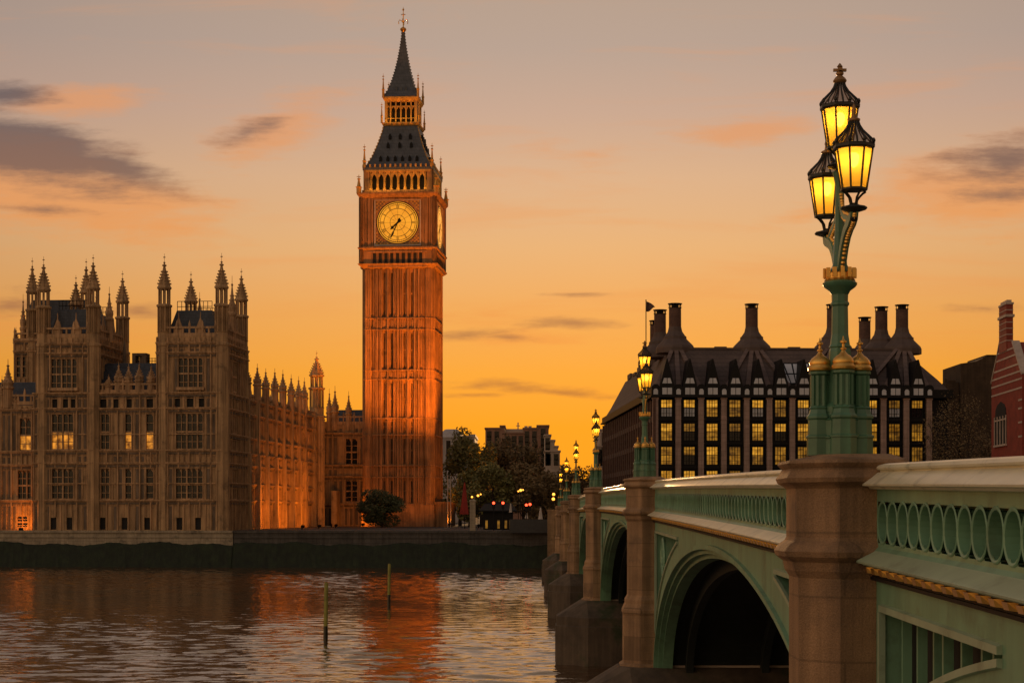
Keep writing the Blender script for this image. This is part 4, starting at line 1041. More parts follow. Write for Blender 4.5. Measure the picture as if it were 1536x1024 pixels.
# dials
CZ = zt(334.3); RD = 3.78; YD = -HC + .44
def dial(k):
    T_ = side(k)
    m = MB(T_)
    m.box(-4.5, 4.5, YD - .12, YD + .02, CZ - 4.45, CZ + 4.45)
    d = m.build('dial', 'tower_stone', tower)
    m = MB(T_)
    for a, b in ((-4.45, -4.2), (4.2, 4.45)): m.box(a, b, YD - .3, YD - .11, CZ - 4.4, CZ + 4.4)
    m.box(-4.2, 4.2, YD - .3, YD - .11, CZ + 4.15, CZ + 4.4); m.box(-4.2, 4.2, YD - .3, YD - .11, CZ - 4.4, CZ - 4.15)
    m.build('frame', 'band', d)
    m = MB(T_)
    for i in range(24):
        for j in range(24):
            x, z = -4.1 + 8.2 * (i + .5) / 24, -4.1 + 8.2 * (j + .5) / 24
            if math.hypot(x, z) > RD + .45 and (i + j) % 2 == 0: m.box(x - .15, x + .15, YD - .2, YD - .11, CZ + z - .15, CZ + z + .15)
    m.build('lattice', 'gold_stone', d)
    def disc(r, y, n=64, r2=None):
        mm = MB(T_); a = [(r * math.cos(2 * math.pi * i / n), y, CZ + r * math.sin(2 * math.pi * i / n)) for i in range(n)]
        if r2 is None: mm.add(a, [tuple(range(n))])
        else:
            b = [(r2 * math.cos(2 * math.pi * i / n), y, CZ + r2 * math.sin(2 * math.pi * i / n)) for i in range(n)]
            mm.add(a + b, [(i, (i + 1) % n, n + (i + 1) % n, n + i) for i in range(n)])
        return mm
    disc(RD + .28, YD - .14).build('rim', 'black', d)
    mm = disc(RD + .12, YD - .16, 64, RD + .0); mm.build('pale_ring', 'dial', d)
    disc(RD - .1, YD - .165).build('face', 'dial', d)
    mm = disc(RD - .10, YD - .19, 64, RD - .16)
    for r_, w in ((RD - .45, .04), (RD - 1.15, .05), (1.45, .04)):
        q = disc(r_ + w, YD - .19, 64, r_ - w); mm.add([Matrix() @ v for v in []], [])
        o = len(mm.v); mm.v += q.v; mm.f += [tuple(i + o for i in f) for f in q.f]
    for i in range(60):
        t = i * math.pi / 30; c, s = math.sin(t), math.cos(t)
        w = .02 if i % 5 else .05
        p0, p1 = RD - .45, RD - .12
        mm.add([(c * p0 - s * w, YD - .192, CZ + s * p0 + c * w), (c * p0 + s * w, YD - .192, CZ + s * p0 - c * w), (c * p1 + s * w, YD - .192, CZ + s * p1 - c * w), (c * p1 - s * w, YD - .192, CZ + s * p1 + c * w)], [(0, 1, 2, 3)])
    for i in range(12):
        t = i * math.pi / 6; c, s = math.sin(t), math.cos(t)
        mm.add([(c * .5 - s * .02, YD - .192, CZ + s * .5 + c * .02), (c * .5 + s * .02, YD - .192, CZ + s * .5 - c * .02), (c * 2.6 + s * .02, YD - .192, CZ + s * 2.6 - c * .02), (c * 2.6 - s * .02, YD - .192, CZ + s * 2.6 + c * .02)], [(0, 1, 2, 3)])
    mm.build('tracery', 'black', d)
    rom = ['XII', 'I', 'II', 'III', 'IV', 'V', 'VI', 'VII', 'VIII', 'IX', 'X', 'XI']
    mm = MB(T_); h0, h1 = RD - 1.08, RD - .52
    for i, tx in enumerate(rom):
        t = i * math.pi / 6
        wd = {'I': .14, 'V': .3, 'X': .3}; tot = sum(wd[ch] for ch in tx); x = -tot / 2
        def bar(xa, ra, xb, rb_, w=.038):
            pts = []
            for xx, rr in ((xa - w, ra), (xa + w, ra), (xb + w, rb_), (xb - w, rb_)):
                pts.append((math.sin(t) * rr + math.cos(t) * xx, YD - .195, CZ + math.cos(t) * rr - math.sin(t) * xx))
            mm.add(pts, [(0, 1, 2, 3)])
        for ch in tx:
            w = wd[ch]; xm = x + w / 2
            if ch == 'I': bar(xm, h0, xm, h1)
            elif ch == 'V': bar(xm, h0, xm - w * .36, h1); bar(xm, h0, xm + w * .36, h1)
            else: bar(xm - w * .36, h0, xm + w * .36, h1); bar(xm + w * .36, h0, xm - w * .36, h1)
            x += w
    mm.build('numerals', 'black', d)
    for nm, ang, ln, tail, w in (('minute_hand', 34 * 6, 3.25, .9, .15), ('hour_hand', 227, 1.95, .8, .24)):
        t = R(ang); mm = MB(T_); c, s = math.sin(t), math.cos(t); yy = YD - (.26 if nm == 'minute_hand' else .22)
        P = [(-tail, w * .9), (-tail * .6, w * 1.3), (0, w * .75), (ln * .55, w * .6), (ln * .72, w * 1.25), (ln, .015)]
        up = [(c * r - s * b, s * r + c * b) for r, b in P]; dn = [(c * r + s * b, s * r - c * b) for r, b in reversed(P)]
        mm.prism([(x, CZ + z) for x, z in up + dn], yy, yy + .03)
        mm.build(nm, 'black', d)
    return d
d0 = dial(0); dial(3); dial(1)
# belfry
zb0, zb1 = zt(291), zt(252); HB = 6.55
m = MB(CT); m.frus(0, 0, [(HB - .9, HB - .9, z1 + .3), (HB - .9, HB - .9, zb1)]); bf = m.build('belfry', 'void', tower)
gs, dk = MB(), MB()
zt0, zt1, zs_ = zt(284), zt(257.5), zt(270)
for k in range(4):
    for o in (gs, dk): o.T = side(k)
    dk.box(-HB - .05, HB + .05, -HB - .1, -HB + .9, z1 + .38, zt0 - .5); dk.box(-HB - .25, HB + .25, -HB - .3, -HB + .91, zt0 - .5, zt0 - .1)
    dk.box(-HB - .1, HB + .1, -HB - .15, -HB + .9, zt1 + .35, zb1)
    gs.box(-HB + .4, HB - .4, -HB - .16, -HB + .3, zt1 + .02, zt1 + .4)
    n = 8; w = 10.4 / n
    for q in range(n + 1):
        x = -5.2 + w * q
        gs.box(x - .2, x + .2, -HB - .05, -HB + .5, zt0 - .1, zs_); gs.box(x - .28, x + .28, -HB - .12, -HB + .5, zt0 - .1, zt0 + .3)
        gs.tube([(x, -HB - .1, zt0 + .3), (x, -HB - .1, zt1 + .1)], .09, 5)
        if q < n:
            xm = x + w / 2
            for s in (-1, 1):                                    # pointed arch halves
                A = [(xm + s * (w / 2 - .19) * (1 - (f / 6) ** 1.7), zs_ + (zt1 - .35 - zs_) * (f / 6) ** .75) for f in range(7)]
                for (xa_, za_), (xb_, zb_) in zip(A[:-1], A[1:]):
                    gs.loft([[(xa_, -HB - .04, za_), (xa_ + s * .001 + (xm + s * w / 2 - xa_), -HB - .04, za_), (xm + s * w / 2, -HB - .04, zb_), (xb_, -HB - .04, zb_)], [(xa_, -HB + .45, za_), (xm + s * w / 2, -HB + .45, za_), (xm + s * w / 2, -HB + .45, zb_), (xb_, -HB + .45, zb_)]])
            gs.box(xm - w / 2 + .19, xm + w / 2 - .19, -HB - .03, -HB + .44, zt1 - .36, zt1 + .03)
    for s in (-1, 1):
        dk.box(s * 5.95 - .5, s * 5.95 + .5, -HB - .08, -HB + .9, zt0 - .2, zt1 + .4)
gs.build('arcade', 'gold_stone', bf); dk.build('cornice', 'tower_stone', bf)
# lower roof
def roof(prof, name, par, n_d, mat='iron_roof'):
    m = MB(CT); m.frus(0, 0, [(r, r, z) for r, z in prof]); return m.build(name, mat, par)
zr0, zr1 = zt(252), za(194.5)
prof = [(6.75, zr0 - .3), (6.75, zr0 + .2), (6.0, zr0 + .9), (5.2, zr0 + (zr1 - zr0) * .28), (4.25, zr0 + (zr1 - zr0) * .58), (3.55, zr0 + (zr1 - zr0) * .85), (3.3, zr1)]
lr = roof(prof, 'lower_roof', tower, 0)
m = MB()
def rad(z, P):
    for (r0, a), (r1, b) in zip(P[:-1], P[1:]):
        if a <= z <= b: return r0 + (r1 - r0) * (z - a) / max(b - a, 1e-6)
    return P[-1][0]
for k in range(4):
    m.T = side(k)
    for row, f, n in ((0, .2, 6), (1, .52, 3), (2, .72, 3)):
        z = zr0 + (zr1 - zr0) * f; r = rad(z, prof)
        for q in range(n):
            x = (q - (n - 1) / 2) * (r * 1.5 / n)
            m.prism([(x - .28, z - .3), (x + .28, z - .3), (x + .28, z + .35), (x, z + .85), (x - .28, z + .35)], -r - .25, -r + .7)
m.build('dormer', 'black', lr)
m = MB()
for k in range(4):
    m.T = side(k)
    for q in range(14): x = -6.3 + 12.6 * q / 13; m.box(x - .16, x + .16, -6.85, -6.6, zr0 + .2, zr0 + .75)
    for q in range(26):
        z = zr0 + .9 + (zr1 - zr0 - .9) * q / 25; r = rad(z, prof); m.box(-r - .08, -r + .1, -r - .08, -r + .1, z, z + (.35 if q % 2 else .15))
m.build('crocket', 'gold_stone', lr)
# lantern stage
HL = 3.1; zl0, zl1 = zr1, za(152.5)
m = MB(CT); m.frus(0, 0, [(HL + .3, HL + .3, zl0 - .02), (HL + .5, HL + .5, zl0 + .35), (HL + .5, HL + .5, zl0 + .6), (HL - .1, HL - .1, zl0 + .7)]); m.frus(0, 0, [(HL - .5, HL - .5, zl1 - .7), (HL + .1, HL + .1, zl1 - .6), (HL + .35, HL + .35, zl1 - .1), (HL + .35, HL + .35, zl1 + .15)])
lt = m.build('lantern_stage', 'gold_stone', tower)
m = MB(CT); m.frus(0, 0, [(HL - .8, HL - .8, zl0 + .6), (HL - .8, HL - .8, zl1 - .6)]); m.build('lantern_core', 'void', lt)
m = MB()
for k in range(4):
    m.T = side(k)
    for q in range(7):
        x = -HL + .15 + (2 * HL - .3) * q / 6; w = .17 if q in (0, 6) else .11
        m.box(x - w, x + w, -HL - (.08 if q % 2 else 0), -HL + .5, zl0 + .65, zl1 - .55)
        if q < 6:
            xm = x + (2 * HL - .3) / 12
            m.box(xm - .32, xm + .32, -HL + .05, -HL + .45, zl1 - 1.7, zl1 - 1.55); m.box(xm - .32, xm + .32, -HL + .05, -HL + .45, zl1 - .8, zl1 - .56)
            for s in (-1, 1): m.prism([(xm + s * .3, zl1 - 2.2), (xm + s * .3, zl1 - 1.6), (xm, zl1 - 1.6)], -HL + .06, -HL + .44)
    m.box(-HL, HL, -HL - .06, -HL + .3, zl0 + 1.4, zl0 + 1.5)
m.build('lantern_arcade', 'gold_stone', lt)
# spire and finial
zs0, zs1 = za(151), za(47)
hs = zs1 - zs0
prof2 = [(HL + .4, zs0), (HL + .1, zs0 + .35), (2.45, zs0 + hs * .13), (1.9, zs0 + hs * .26), (1.42, zs0 + hs * .4), (1.0, zs0 + hs * .55), (.62, zs0 + hs * .72), (.35, zs0 + hs * .88), (.22, zs1)]
spr = roof(prof2, 'spire', tower, 0)
m = MB()
for k in range(4):
    m.T = side(k)
    for q in range(24):
        z = zs0 + .4 + (hs - .5) * q / 23; r = rad(z, prof2); m.box(-r - .09, -r + .07, -r - .09, -r + .07, z, z + .25)
    z = zs0 + hs * .1
    for x in (-.9, 0, .9): m.prism([(x - .2, z - .3), (x + .2, z - .3), (x + .2, z + .3), (x, z + .7), (x - .2, z + .3)], -2.75, -2.2)
m.build('crocket', 'iron_roof', spr)
m = MB(CT)
zf = zs1; m.lathe([(.28, zf - .3), (.5, zf), (.62, zf + .25), (.5, zf + .5), (.2, zf + .65), (.1, zf + .8), (.09, zf + 3), (.12, zf + 3.1), (.08, zf + 3.3), (.06, zf + 3.8), (.2, zf + 4.0), (.2, zf + 4.1), (.05, zf + 4.3), (.02, za(11))], 10)
for k in range(4):
    t = k * math.pi / 2; c, s = math.cos(t), math.sin(t)
    m.tube([(c * r, s * r, zf + z) for r, z in ((.1, 1.6), (.4, 2.0), (.75, 2.1), (.9, 1.7), (.85, 1.3))], .08, 5)
    m.tube([(c * r, s * r, zf + z) for r, z in ((.1, 3.0), (.35, 3.2), (.38, 3.0))], .07, 5)
m.build('finial', 'gold', tower, True)
# corner pinnacles of the three upper stages
def needle(x, y, z0, z1, r):
    m = MB(CT); h = z1 - z0
    m.lathe([(r, z0), (r, z0 + h * .3), (r * 1.4, z0 + h * .33), (r * .8, z0 + h * .37), (r * .35, z0 + h * .72), (r * .7, z0 + h * .75), (r * .7, z0 + h * .78), (r * .2, z0 + h * .8), (.03, z1)], 6, x, y)
    m.box(x - r * .8, x + r * .8, y - .04, y + .04, z0 + h * .87, z0 + h * .9); m.box(x - .04, x + .04, y - r * .8, y + r * .8, z0 + h * .87, z0 + h * .9)
    m.build('pinnacle', 'gold_stone', tower)
for sx in (-1, 1):
    for sy in (-1, 1):
        needle(sx * (HC - .0), sy * (HC - .0), z1 + .2, zt(262), .5)
        needle(sx * (HB - .1), sy * (HB - .1), zb1 - .2, zt(215), .32)
        needle(sx * (HL + .5), sy * (HL + .5), zl0 + .5, za(160), .22)
        needle(sx * (HL + .25), sy * (HL + .25), zl1, za(117), .25)
# annex at the tower foot
m = MB(CT); m.box(HW + .3, HW + 2.6, -HW + 1, HW, 4.3, zt(756)); m.box(HW + .2, HW + 2.8, -HW + .8, HW + .2, zt(756), zt(752)); m.build('foot_block', 'tower_stone', tower)

# ================================================================== OFFICE BLOCK (black framed windows, bronze roof, tall chimneys)
oo = pt(983, 768, 320.0)
OF = Frame(oo.x, oo.y, -.049)
office = thing('office_block', (OF.X(25, 40), OF.Y(25, 40), 4.25), 'black framed office block with rows of yellow lit windows and tall chimneys', 'office building', rz=-OF.ph)
TO = OF.T; zo = lambda py: 7 - (py - HY) / F * 320.0
ow = lambda px: OF.lx(px, 0)
xR = ow(1424); DEP = 100.0
ze = zo(598)
mbx, pier_, trim = MB(TO), MB(TO), MB(TO)
bay0, bstep = 983.0, 34.2
bxs = [ow(bay0 + bstep * k) for k in range(14)]
bw = bxs[1] - bxs[0]
mbx.box(0, xR, .5, DEP, 4.3, ze); body = mbx.build('body', 'blackframe', office)
rows_o = [(599.5, 624), (635, 660), (670, 696), (706, 731), (742, 766)]
random.seed(21)
for k in range(13):
    x0, x1 = bxs[k], min(bxs[k + 1], xR)
    pier_.box(x0 - .48, x0 + .48, -.35, .52, 4.3, ze - .05); pier_.box(x0 - .6, x0 + .6, -.42, .53, ze - .05, ze + .25)
    for q in range(5): pier_.box(x0 - .52, x0 + .52, -.40, .51, zo(628 + 36 * q) - .12, zo(628 + 36 * q) + .02)
    if k == 12: break
    xc = (x0 + x1) / 2
    for r_, (ya, yb) in enumerate(rows_o):
        za_, zb_ = zo(yb), zo(ya); hw = .95
        if r_ == 4: 
            continue
        m = MB(TO)
        for x in (xc - hw - .09, xc + hw): m.box(x, x + .09, .16, .52, za_ - .1, zb_ + .1)
        for z in (za_ - .1, zb_): m.box(xc - hw, xc + hw, .16, .52, z, z + .1)
        m.box(xc - .055, xc + .055, .2, .5, za_, zb_); m.box(xc - hw, xc + hw, .21, .5, za_ + (zb_ - za_) * .52, za_ + (zb_ - za_) * .52 + .1)
        for f in (.18, .8): m.box(xc - hw, xc + hw, .3, .5, za_ + (zb_ - za_) * f, za_ + (zb_ - za_) * f + .05)
        for s in (-.5, .5): m.box(xc + s * hw - .035, xc + s * hw + .035, .3, .5, za_, zb_)
        wn = m.build('window', 'blackframe', office)
        zm = za_ + (zb_ - za_) * .55
        dim = k in (3, 7, 8, 10, 11)
        up = random.choice(['office_a', 'office_a', 'office_b'] if not dim else ['office_b', 'office_b', 'office_c'])
        lo = random.choice(['office_b', 'office_b', 'office_c'] if not dim else ['office_c', 'office_b', 'office_c'])
        if random.random() < .12: up, lo = 'office_c', 'glass'
        elif random.random() < .15: lo = 'glass'
        if r_ == 0 and k in (0, 1, 4, 6, 8, 9, 10): lo = 'pale_pane'
        m = MB(TO); m.box(xc - hw, xc + hw, .42, .46, zm, zb_); m.build('upper_pane', up, wn)
        m = MB(TO); m.box(xc - hw, xc + hw, .42, .46, za_, zm); m.build('lower_pane', lo, wn)
        trim.box(xc - 1.5, xc + 1.5, .05, .52, za_ - .75, za_ - .5); trim.box(xc - 1.35, xc + 1.35, .12, .51, za_ - .45, za_ - .2)
        trim.box(xc - 1.42, xc - 1.28, .1, .5, za_ - .2, zb_ + .2); trim.box(xc + 1.28, xc + 1.42, .1, .5, za_ - .2, zb_ + .2)
pier_.build('stone_pier', 'pinkstone', office); trim.build('spandrel_panel', 'blackframe', office)
m = MB(TO); m.box(-.9, xR + .9, -.7, DEP + .5, ze + .26, ze + .6); m.box(-.6, xR + .6, -.45, DEP, ze + .6, zo(583)); m.build('eaves', 'blackframe', office)
# side towards the street: stone piers, bands and dark window strips
sM = TO @ Matrix(((0, 1, 0, 0), (-1, 0, 0, 0), (0, 0, 1, 0), (0, 0, 0, 1))) @ Matrix.Translation((-DEP, 0, 0))    # facade x runs towards the river, facing left
m, m2, m3 = MB(sM), MB(sM), MB(sM); nb = 24
for k in range(nb + 1):
    x = DEP * k / nb; m.box(x - .5, x + .5, -.45, .02, 4.3, ze)
    if k < nb:
        for f in range(5):
            z = zo(627 + 36 * f); m3.box(x + .5, x + DEP / nb - .5, -.3, .02, z - .5, z + .45)
        m2.box(x + .9, x + DEP / nb - .9, -.05, .01, 5, ze - .4)
m.build('side_pier', 'chimney_brick', office); m2.build('side_glass', 'glass', office); m3.build('side_band', 'duct', office)
# hipped roof
zr_ = zo(517); ins = 8.2
m = MB(TO); m.loft([[(-.5, -.4, zo(590)), (xR + .5, -.4, zo(590)), (xR + .5, DEP, zo(590)), (-.5, DEP, zo(590))],
                    [(1.2, 2.2, zo(566)), (xR - 1.6, 2.2, zo(566)), (xR - 1.6, DEP - 2.4, zo(566)), (1.2, DEP - 2.4, zo(566))],
                    [(4.0, ins, zr_), (xR - 6.4, ins, zr_), (xR - 6.4, DEP - ins, zr_), (4.0, DEP - ins, zr_)]])
orf = m.build('roof', 'bronze', office)
m = MB(TO); m.box(3.6, xR - 6.0, ins - .2, ins + .5, zr_ - .05, zr_ + .3)
for px in (1080, 1190): x = OF.lx(px, ins + 2); m.box(x - 1.1, x + 1.1, ins + 1, ins + 2, zr_, zr_ + .6)
for k in range(8): m.box(3.7, 4.2, ins + 10 * k, ins + 10 * k + 6, zr_ - .1, zr_ + .5 + .5 * (k % 2))
m.build('ridge_cap', 'duct', orf)
def roof_pt(x, z, lift=0.0):
    """point on the front slope at height z"""
    if z < zo(566): y = -.4 + 2.6 * (z - zo(590)) / (zo(566) - zo(590))
    else: y = 2.2 + (ins - 2.2) * (z - zo(566)) / (zr_ - zo(566))
    return Vector((x, y - lift, z + lift * .6))
# dormers: black triangles with panes painted pale as reflected sky
for k in range(12):
    xc = (bxs[k] + bxs[k + 1]) / 2; b0, b1, ap = zo(594), zo(562), zo(538)
    m = MB(TO); m.prism([(xc - 1.55, b0), (xc + 1.55, b0), (xc + 1.2, zo(575)), (xc + .1, ap), (xc - .1, ap), (xc - 1.2, zo(575))], -.62, 6.0)
    dm = m.build('dormer', 'blackframe', office)
    m = MB(TO)
    for s in (-1, 1):
        m.box(xc + s * .46 - .4, xc + s * .46 + .4, -.66, -.615, zo(591.5), zo(581.5))
        m.prism([(xc + s * .06, zo(575)), (xc + s * .86, zo(575)), (xc + s * .55, zo(567)), (xc + s * .06, zo(567))], -.66, -.614)
    m.build('pane', 'pale_pane', dm)
    if k in (5, 6): continue
m = MB(TO); gl = MB(TO)
for k in range(13):                                                # small arched lights over the stone piers
    x = bxs[k]
    m.prism([(x - .75, zo(594)), (x + .75, zo(594)), (x + .75, zo(580)), (x + .3, zo(576)), (x - .3, zo(576)), (x - .75, zo(580))], -.58, 1.5)
    gl.prism([(x - .4, zo(591.5)), (x + .4, zo(591.5)), (x + .4, zo(585.5)), (x + .2, zo(583)), (x - .2, zo(583)), (x - .4, zo(585.5))], -.63, -.57)
m.build('pier_hood', 'blackframe', office); gl.build('hood_light', 'pale_pane', office)
# large rooflight
m = MB(TO); xa_, xb_ = ow(1174), ow(1218)
P = [roof_pt(xa_ - .6, zo(540), .12), roof_pt(xb_ + .6, zo(540), .12), roof_pt(xb_ - .9, zo(575), .12), roof_pt(xa_ + .9, zo(575), .12)]
Q = [p + Vector((0, .3, -.2)) for p in P]; m.loft([[tuple(p) for p in P], [tuple(p) for p in Q]]); rl = m.build('rooflight', 'blackframe', office)
m = MB(TO)
for q in range(4):
    for (t0, t1, mat) in ((.06, .5, 0), (.56, .95, 0)):
        f0, f1 = (q + .1) / 4, (q + .9) / 4
        if (q in (0, 3)) and t0 > .5: f0, f1 = ((q + .35) / 4, (q + .9) / 4) if q == 0 else ((q + .1) / 4, (q + .65) / 4)
        g = lambda f, t: P[0].lerp(P[1], f).lerp(P[3].lerp(P[2], f), t) + Vector((0, -.03, .02))
        m.add([tuple(g(f0, t0)), tuple(g(f1, t0)), tuple(g(f1, t1)), tuple(g(f0, t1))], [(0, 1, 2, 3)])
m.build('pane', 'pale_pane', rl)
# chimneys and the ducts that fan down from them
def chimney(x, y, ztop, fan=None):
    m = MB(TO); zt_ = ztop
    def R_(r, z): return (r, z)
    m.lathe([(3.55, zr_ - .6), (3.55, zr_ + .35), (3.35, zr_ + .8), (2.15, zr_ + 2.0), (2.1, zr_ + 2.5), (1.9, zr_ + 2.6), (1.35, zr_ + 3.4), (1.15, zr_ + 4.3)], 12, x, y)
    ch = m.build('chimney', 'duct', office)
    m = MB(TO); m.lathe([(1.14, zr_ + 4.2), (1.12, zt_ - .75)], 16, x, y); m.build('stack', 'chimney_brick', ch, True)
    m = MB(TO)
    m.lathe([(.7, zt_ - .8), (.7, zt_ - .1)], 8, x, y); 
    for k in range(10):
        t = k * math.pi / 5; m.tube([(x + 1.1 * math.cos(t), y + 1.1 * math.sin(t), zt_ - .8), (x + 1.1 * math.cos(t), y + 1.1 * math.sin(t), zt_ - .05)], .06, 4)
    m.lathe([(1.2, zt_ - .12), (1.32, zt_ - .08), (1.32, zt_ + .06), (1.0, zt_ + .08)], 16, x, y); m.lathe([(1.15, zt_ - .8), (1.27, zt_ - .76), (1.15, zt_ - .7)], 16, x, y)
    m.build('crown', 'blackframe', ch)
    if fan:
        m = MB(TO)
        for xb_ in fan:
            xt = x + (xb_ - x) * .16
            A = [roof_pt(xt + (xb_ - xt) * f, zr_ + (zo(588) - zr_) * f) for f in (0, .25, .5, .72, .8, 1)]
            rg = []
            for q, p in enumerate(A):
                w = .45 + .12 * q / 5
                rg.append([p + Vector((-w, .2, -.2)), p + Vector((-w * .8, -.45, .3)), p + Vector((w * .8, -.45, .3)), p + Vector((w, .2, -.2))])
            m.loft([[tuple(v) for v in r] for r in rg])
        m.build('duct', 'duct_light', ch)
zct = 7 + (768 - 453) / F * 328
cxs = [OF.lx(p, 10.6) for p in (1012.5, 1127.5, 1249.5, 1353)]
cyz = 10.6
for i, x in enumerate(cxs): chimney(x, cyz, zct, [bxs[j] for j in ((0, 1, 2), (3, 4, 5, 6), (6, 7, 8, 9), (9, 10, 11, 12))[i]])
for px, y in ((990, 21.0), (983.5, 40.0)): chimney(OF.lx(px, y), y, zct)
for px, y in ((1322, 14.0), (1297, 32.0)): chimney(OF.lx(px, y), y, zct)

# flag
fx = OF.lx(969, 20); fp = Vector((OF.X(fx, 20), OF.Y(fx, 20), 0)); fz = lambda py: 7 - (py - HY) / F * fp.y
fl = thing('flagpole', (fp.x, fp.y, fz(560)), 'thin flagpole with a dark flag on the roof of the black office block', 'flagpole')
m = MB(); m.tube([(fp.x, fp.y, fz(560)), (fp.x, fp.y, fz(451))], .1, 6); m.lathe([(.02, fz(451)), (.16, fz(450.5)), (.02, fz(449))], 8, fp.x, fp.y); m.build('pole', 'black', fl)
m = MB(); n = 9; a, b = [], []
for k in range(n):
    f = k / (n - 1); a.append((fp.x + .1 + 1.65 * f, fp.y + .25 * math.sin(f * 6), fz(452 + 7 * f * f + 2 * f))); b.append((fp.x + .1 + 1.5 * f, fp.y + .25 * math.sin(f * 6 + .5), fz(467 - 5 * f + 1.5 * math.sin(f * 5))))
m.strip(a, b); m.strip([(x, y + .02, z) for x, y, z in b], [(x, y + .02, z) for x, y, z in a]); m.build('flag', 'flagcloth', fl)

# ================================================================== RED BRICK GABLED HOUSE (far right)
GF = Frame(72.0, 281.0, 0)
def gy(px, k=-.046):                                               # distance along the wall towards the river seen at column px
    q = (px - VX) / F; return (q * 281.0 - 72.0) / (-.046 + q)
gT = Matrix.Translation((72.0, 281.0, 0)) @ Matrix(((-.046, 1, 0, 0), (-1, -.046, 0, 0), (0, 0, 1, 0), (0, 0, 0, 1)))   # x: along the wall, y: into the house
house = thing('brick_house', (78, 270, 4.25), 'red brick gabled house with pale stone bands and a tall chimney', 'house')
gz = lambda py, d: 7 - (py - HY) / F * (281.0 - d)
gl_, gr_ = 0.0, gy(1533)
ap0, ap1 = gy(1500), gy(1519)
outline = [(gl_, 4.3), (gr_, 4.3), (gr_, gz(560, gr_)), (gy(1527), gz(540, gy(1527))), (ap1, gz(513, ap1)), (ap0, gz(513, ap0)), (gy(1494), gz(545, gy(1494))), (gl_ + .3, gz(575, 0))]
m = MB(gT); m.prism(outline, 0, 26); m.build('wall', 'redbrick', house)
m = MB(gT); zt_ = gz(457, (ap0 + ap1) / 2)
ap1c = gy(1511); m.box(ap0, ap1c, -.15, .85, gz(530, ap0), zt_); ch = m.build('chimney', 'redbrick', house)
m = MB(gT); m.box(ap0 - .2, ap1c + .2, -.35, 1.05, zt_ - 1.9, zt_ - 1.5); m.box(ap0 - .1, ap1c + .1, -.25, .95, zt_, zt_ + .3); m.box(ap0 + .3, ap1c - .3, 0, .7, zt_ + .3, zt_ + .7)
for q in range(6): m.box(ap0 - .03, ap1c + .03, -.19, .88, gz(470 + 9 * q, ap0) - .08, gz(470 + 9 * q, ap0) + .04)
m.build('chimney_cap', 'band', ch)
m = MB(gT)
def edge(z):
    pts = outline[2:]; L_ = None; R_ = None
    lp = [(gl_, 4.3), outline[7], outline[6], outline[5]]; rp = [(gr_, 4.3), outline[2], outline[3], outline[4]]
    def f(P):
        for (x0, za__), (x1, zb__) in zip(P[:-1], P[1:]):
            if za__ <= z <= zb__: return x0 + (x1 - x0) * (z - za__) / (zb__ - za__)
        return P[-1][0]
    return f(lp), f(rp)
for py in (530, 541, 556, 567, 578, 591, 608, 620, 640, 660):
    z = gz(py, 6); a, b = edge(z)
    if py > 600: a = b - 2.2
    m.box(a, b - .01, -.06, .02, z - .13, z + .13)
m.build('stone_band', 'band', house)
m = MB(gT)
for A, B in ((outline[2], outline[3]), (outline[3], outline[4]), (outline[6], outline[7]), (outline[5], outline[6])):
    m.loft([[(A[0], -.15, A[1] - .1), (A[0], 1, A[1] - .1), (A[0], 1, A[1] + .25), (A[0], -.15, A[1] + .25)], [(B[0], -.15, B[1] - .1), (B[0], 1, B[1] - .1), (B[0], 1, B[1] + .25), (B[0], -.15, B[1] + .25)]])
m.build('gable_coping', 'band', house)
wa, wb = gy(1493), gy(1510); z0_, z1_ = gz(668, 3), gz(632, 3)
m = MB(gT); zh = gz(604, 4)
arc = [(wa, z1_), (wa + .4, z1_ + 1.6), (wa + 1.5, zh - .5), ((wa + wb) / 2, zh), (wb - 1.5, zh - .5), (wb - .4, z1_ + 1.6), (wb, z1_)]
m.prism([(wa, z0_), (wb, z0_)] + arc[::-1], -.08, .03); hw_ = m.build('arched_window', 'void', house)
m = MB(gT)
for q in range(5): x = wa + (wb - wa) * q / 4; m.box(x - .12, x + .12, -.2, -.07, z0_, z1_ + .6)
m.box(wa - .3, wb + .3, -.3, -.02, z0_ - .3, z0_); m.box(wa, wb, -.19, -.07, z1_ - .1, z1_ + .12)
m.build('mullions', 'band', hw_)
m = MB(gT); gm = (gl_ + gr_) / 2
m.loft([[(gr_ - 1, 4, gz(560, gr_) - .5), (ap1 - .5, 4, gz(492, ap1)), (ap1 - .5, 26, gz(492, ap1)), (gr_ - 1, 26, gz(560, gr_) - .5)], [(gr_ + 6, 4, gz(560, gr_) - 1), (ap1 + 1.5, 4, gz(490, ap1)), (ap1 + 1.5, 26, gz(490, ap1)), (gr_ + 6, 26, gz(560, gr_) - 1)]])
m.box(gr_, gr_ + 6, 4, 26, 4.3, gz(560, gr_) - .9)
m.build('roof', 'slate', house)

# ================================================================== BLANK BROWN BUILDING between office and brick house
a, b = pt(1441, 768, 345), pt(1489, 768, 345); zz = lambda py: 7 - (py - HY) / F * 345
bb = thing('brown_building', ((a.x + b.x) / 2, 352, 4.25), 'windowless dark brown building with a slanting top beside the brick house', 'building')
m = MB(); m.prism([(a.x, 4.3), (b.x + 3, 4.3), (b.x + 3, zz(534)), (b.x - 1, zz(533)), (a.x + 3, zz(542)), (a.x, zz(545))], 345, 360); m.build('wall', 'brownbrick', bb)
m = MB(); m.box(b.x - 1.2, b.x + 3.1, 344.8, 360, zz(533.5), zz(532)); m.box(a.x - 2.6, a.x - .1, 346, 356, 4.3, zz(573)); m.box(a.x - 2.5, a.x - 2.2, 347, 348, zz(573), zz(567)); m.box(a.x - 1.8, a.x - .5, 347, 349, zz(573), zz(569)); m.build('parapet', 'brownbrick', bb)

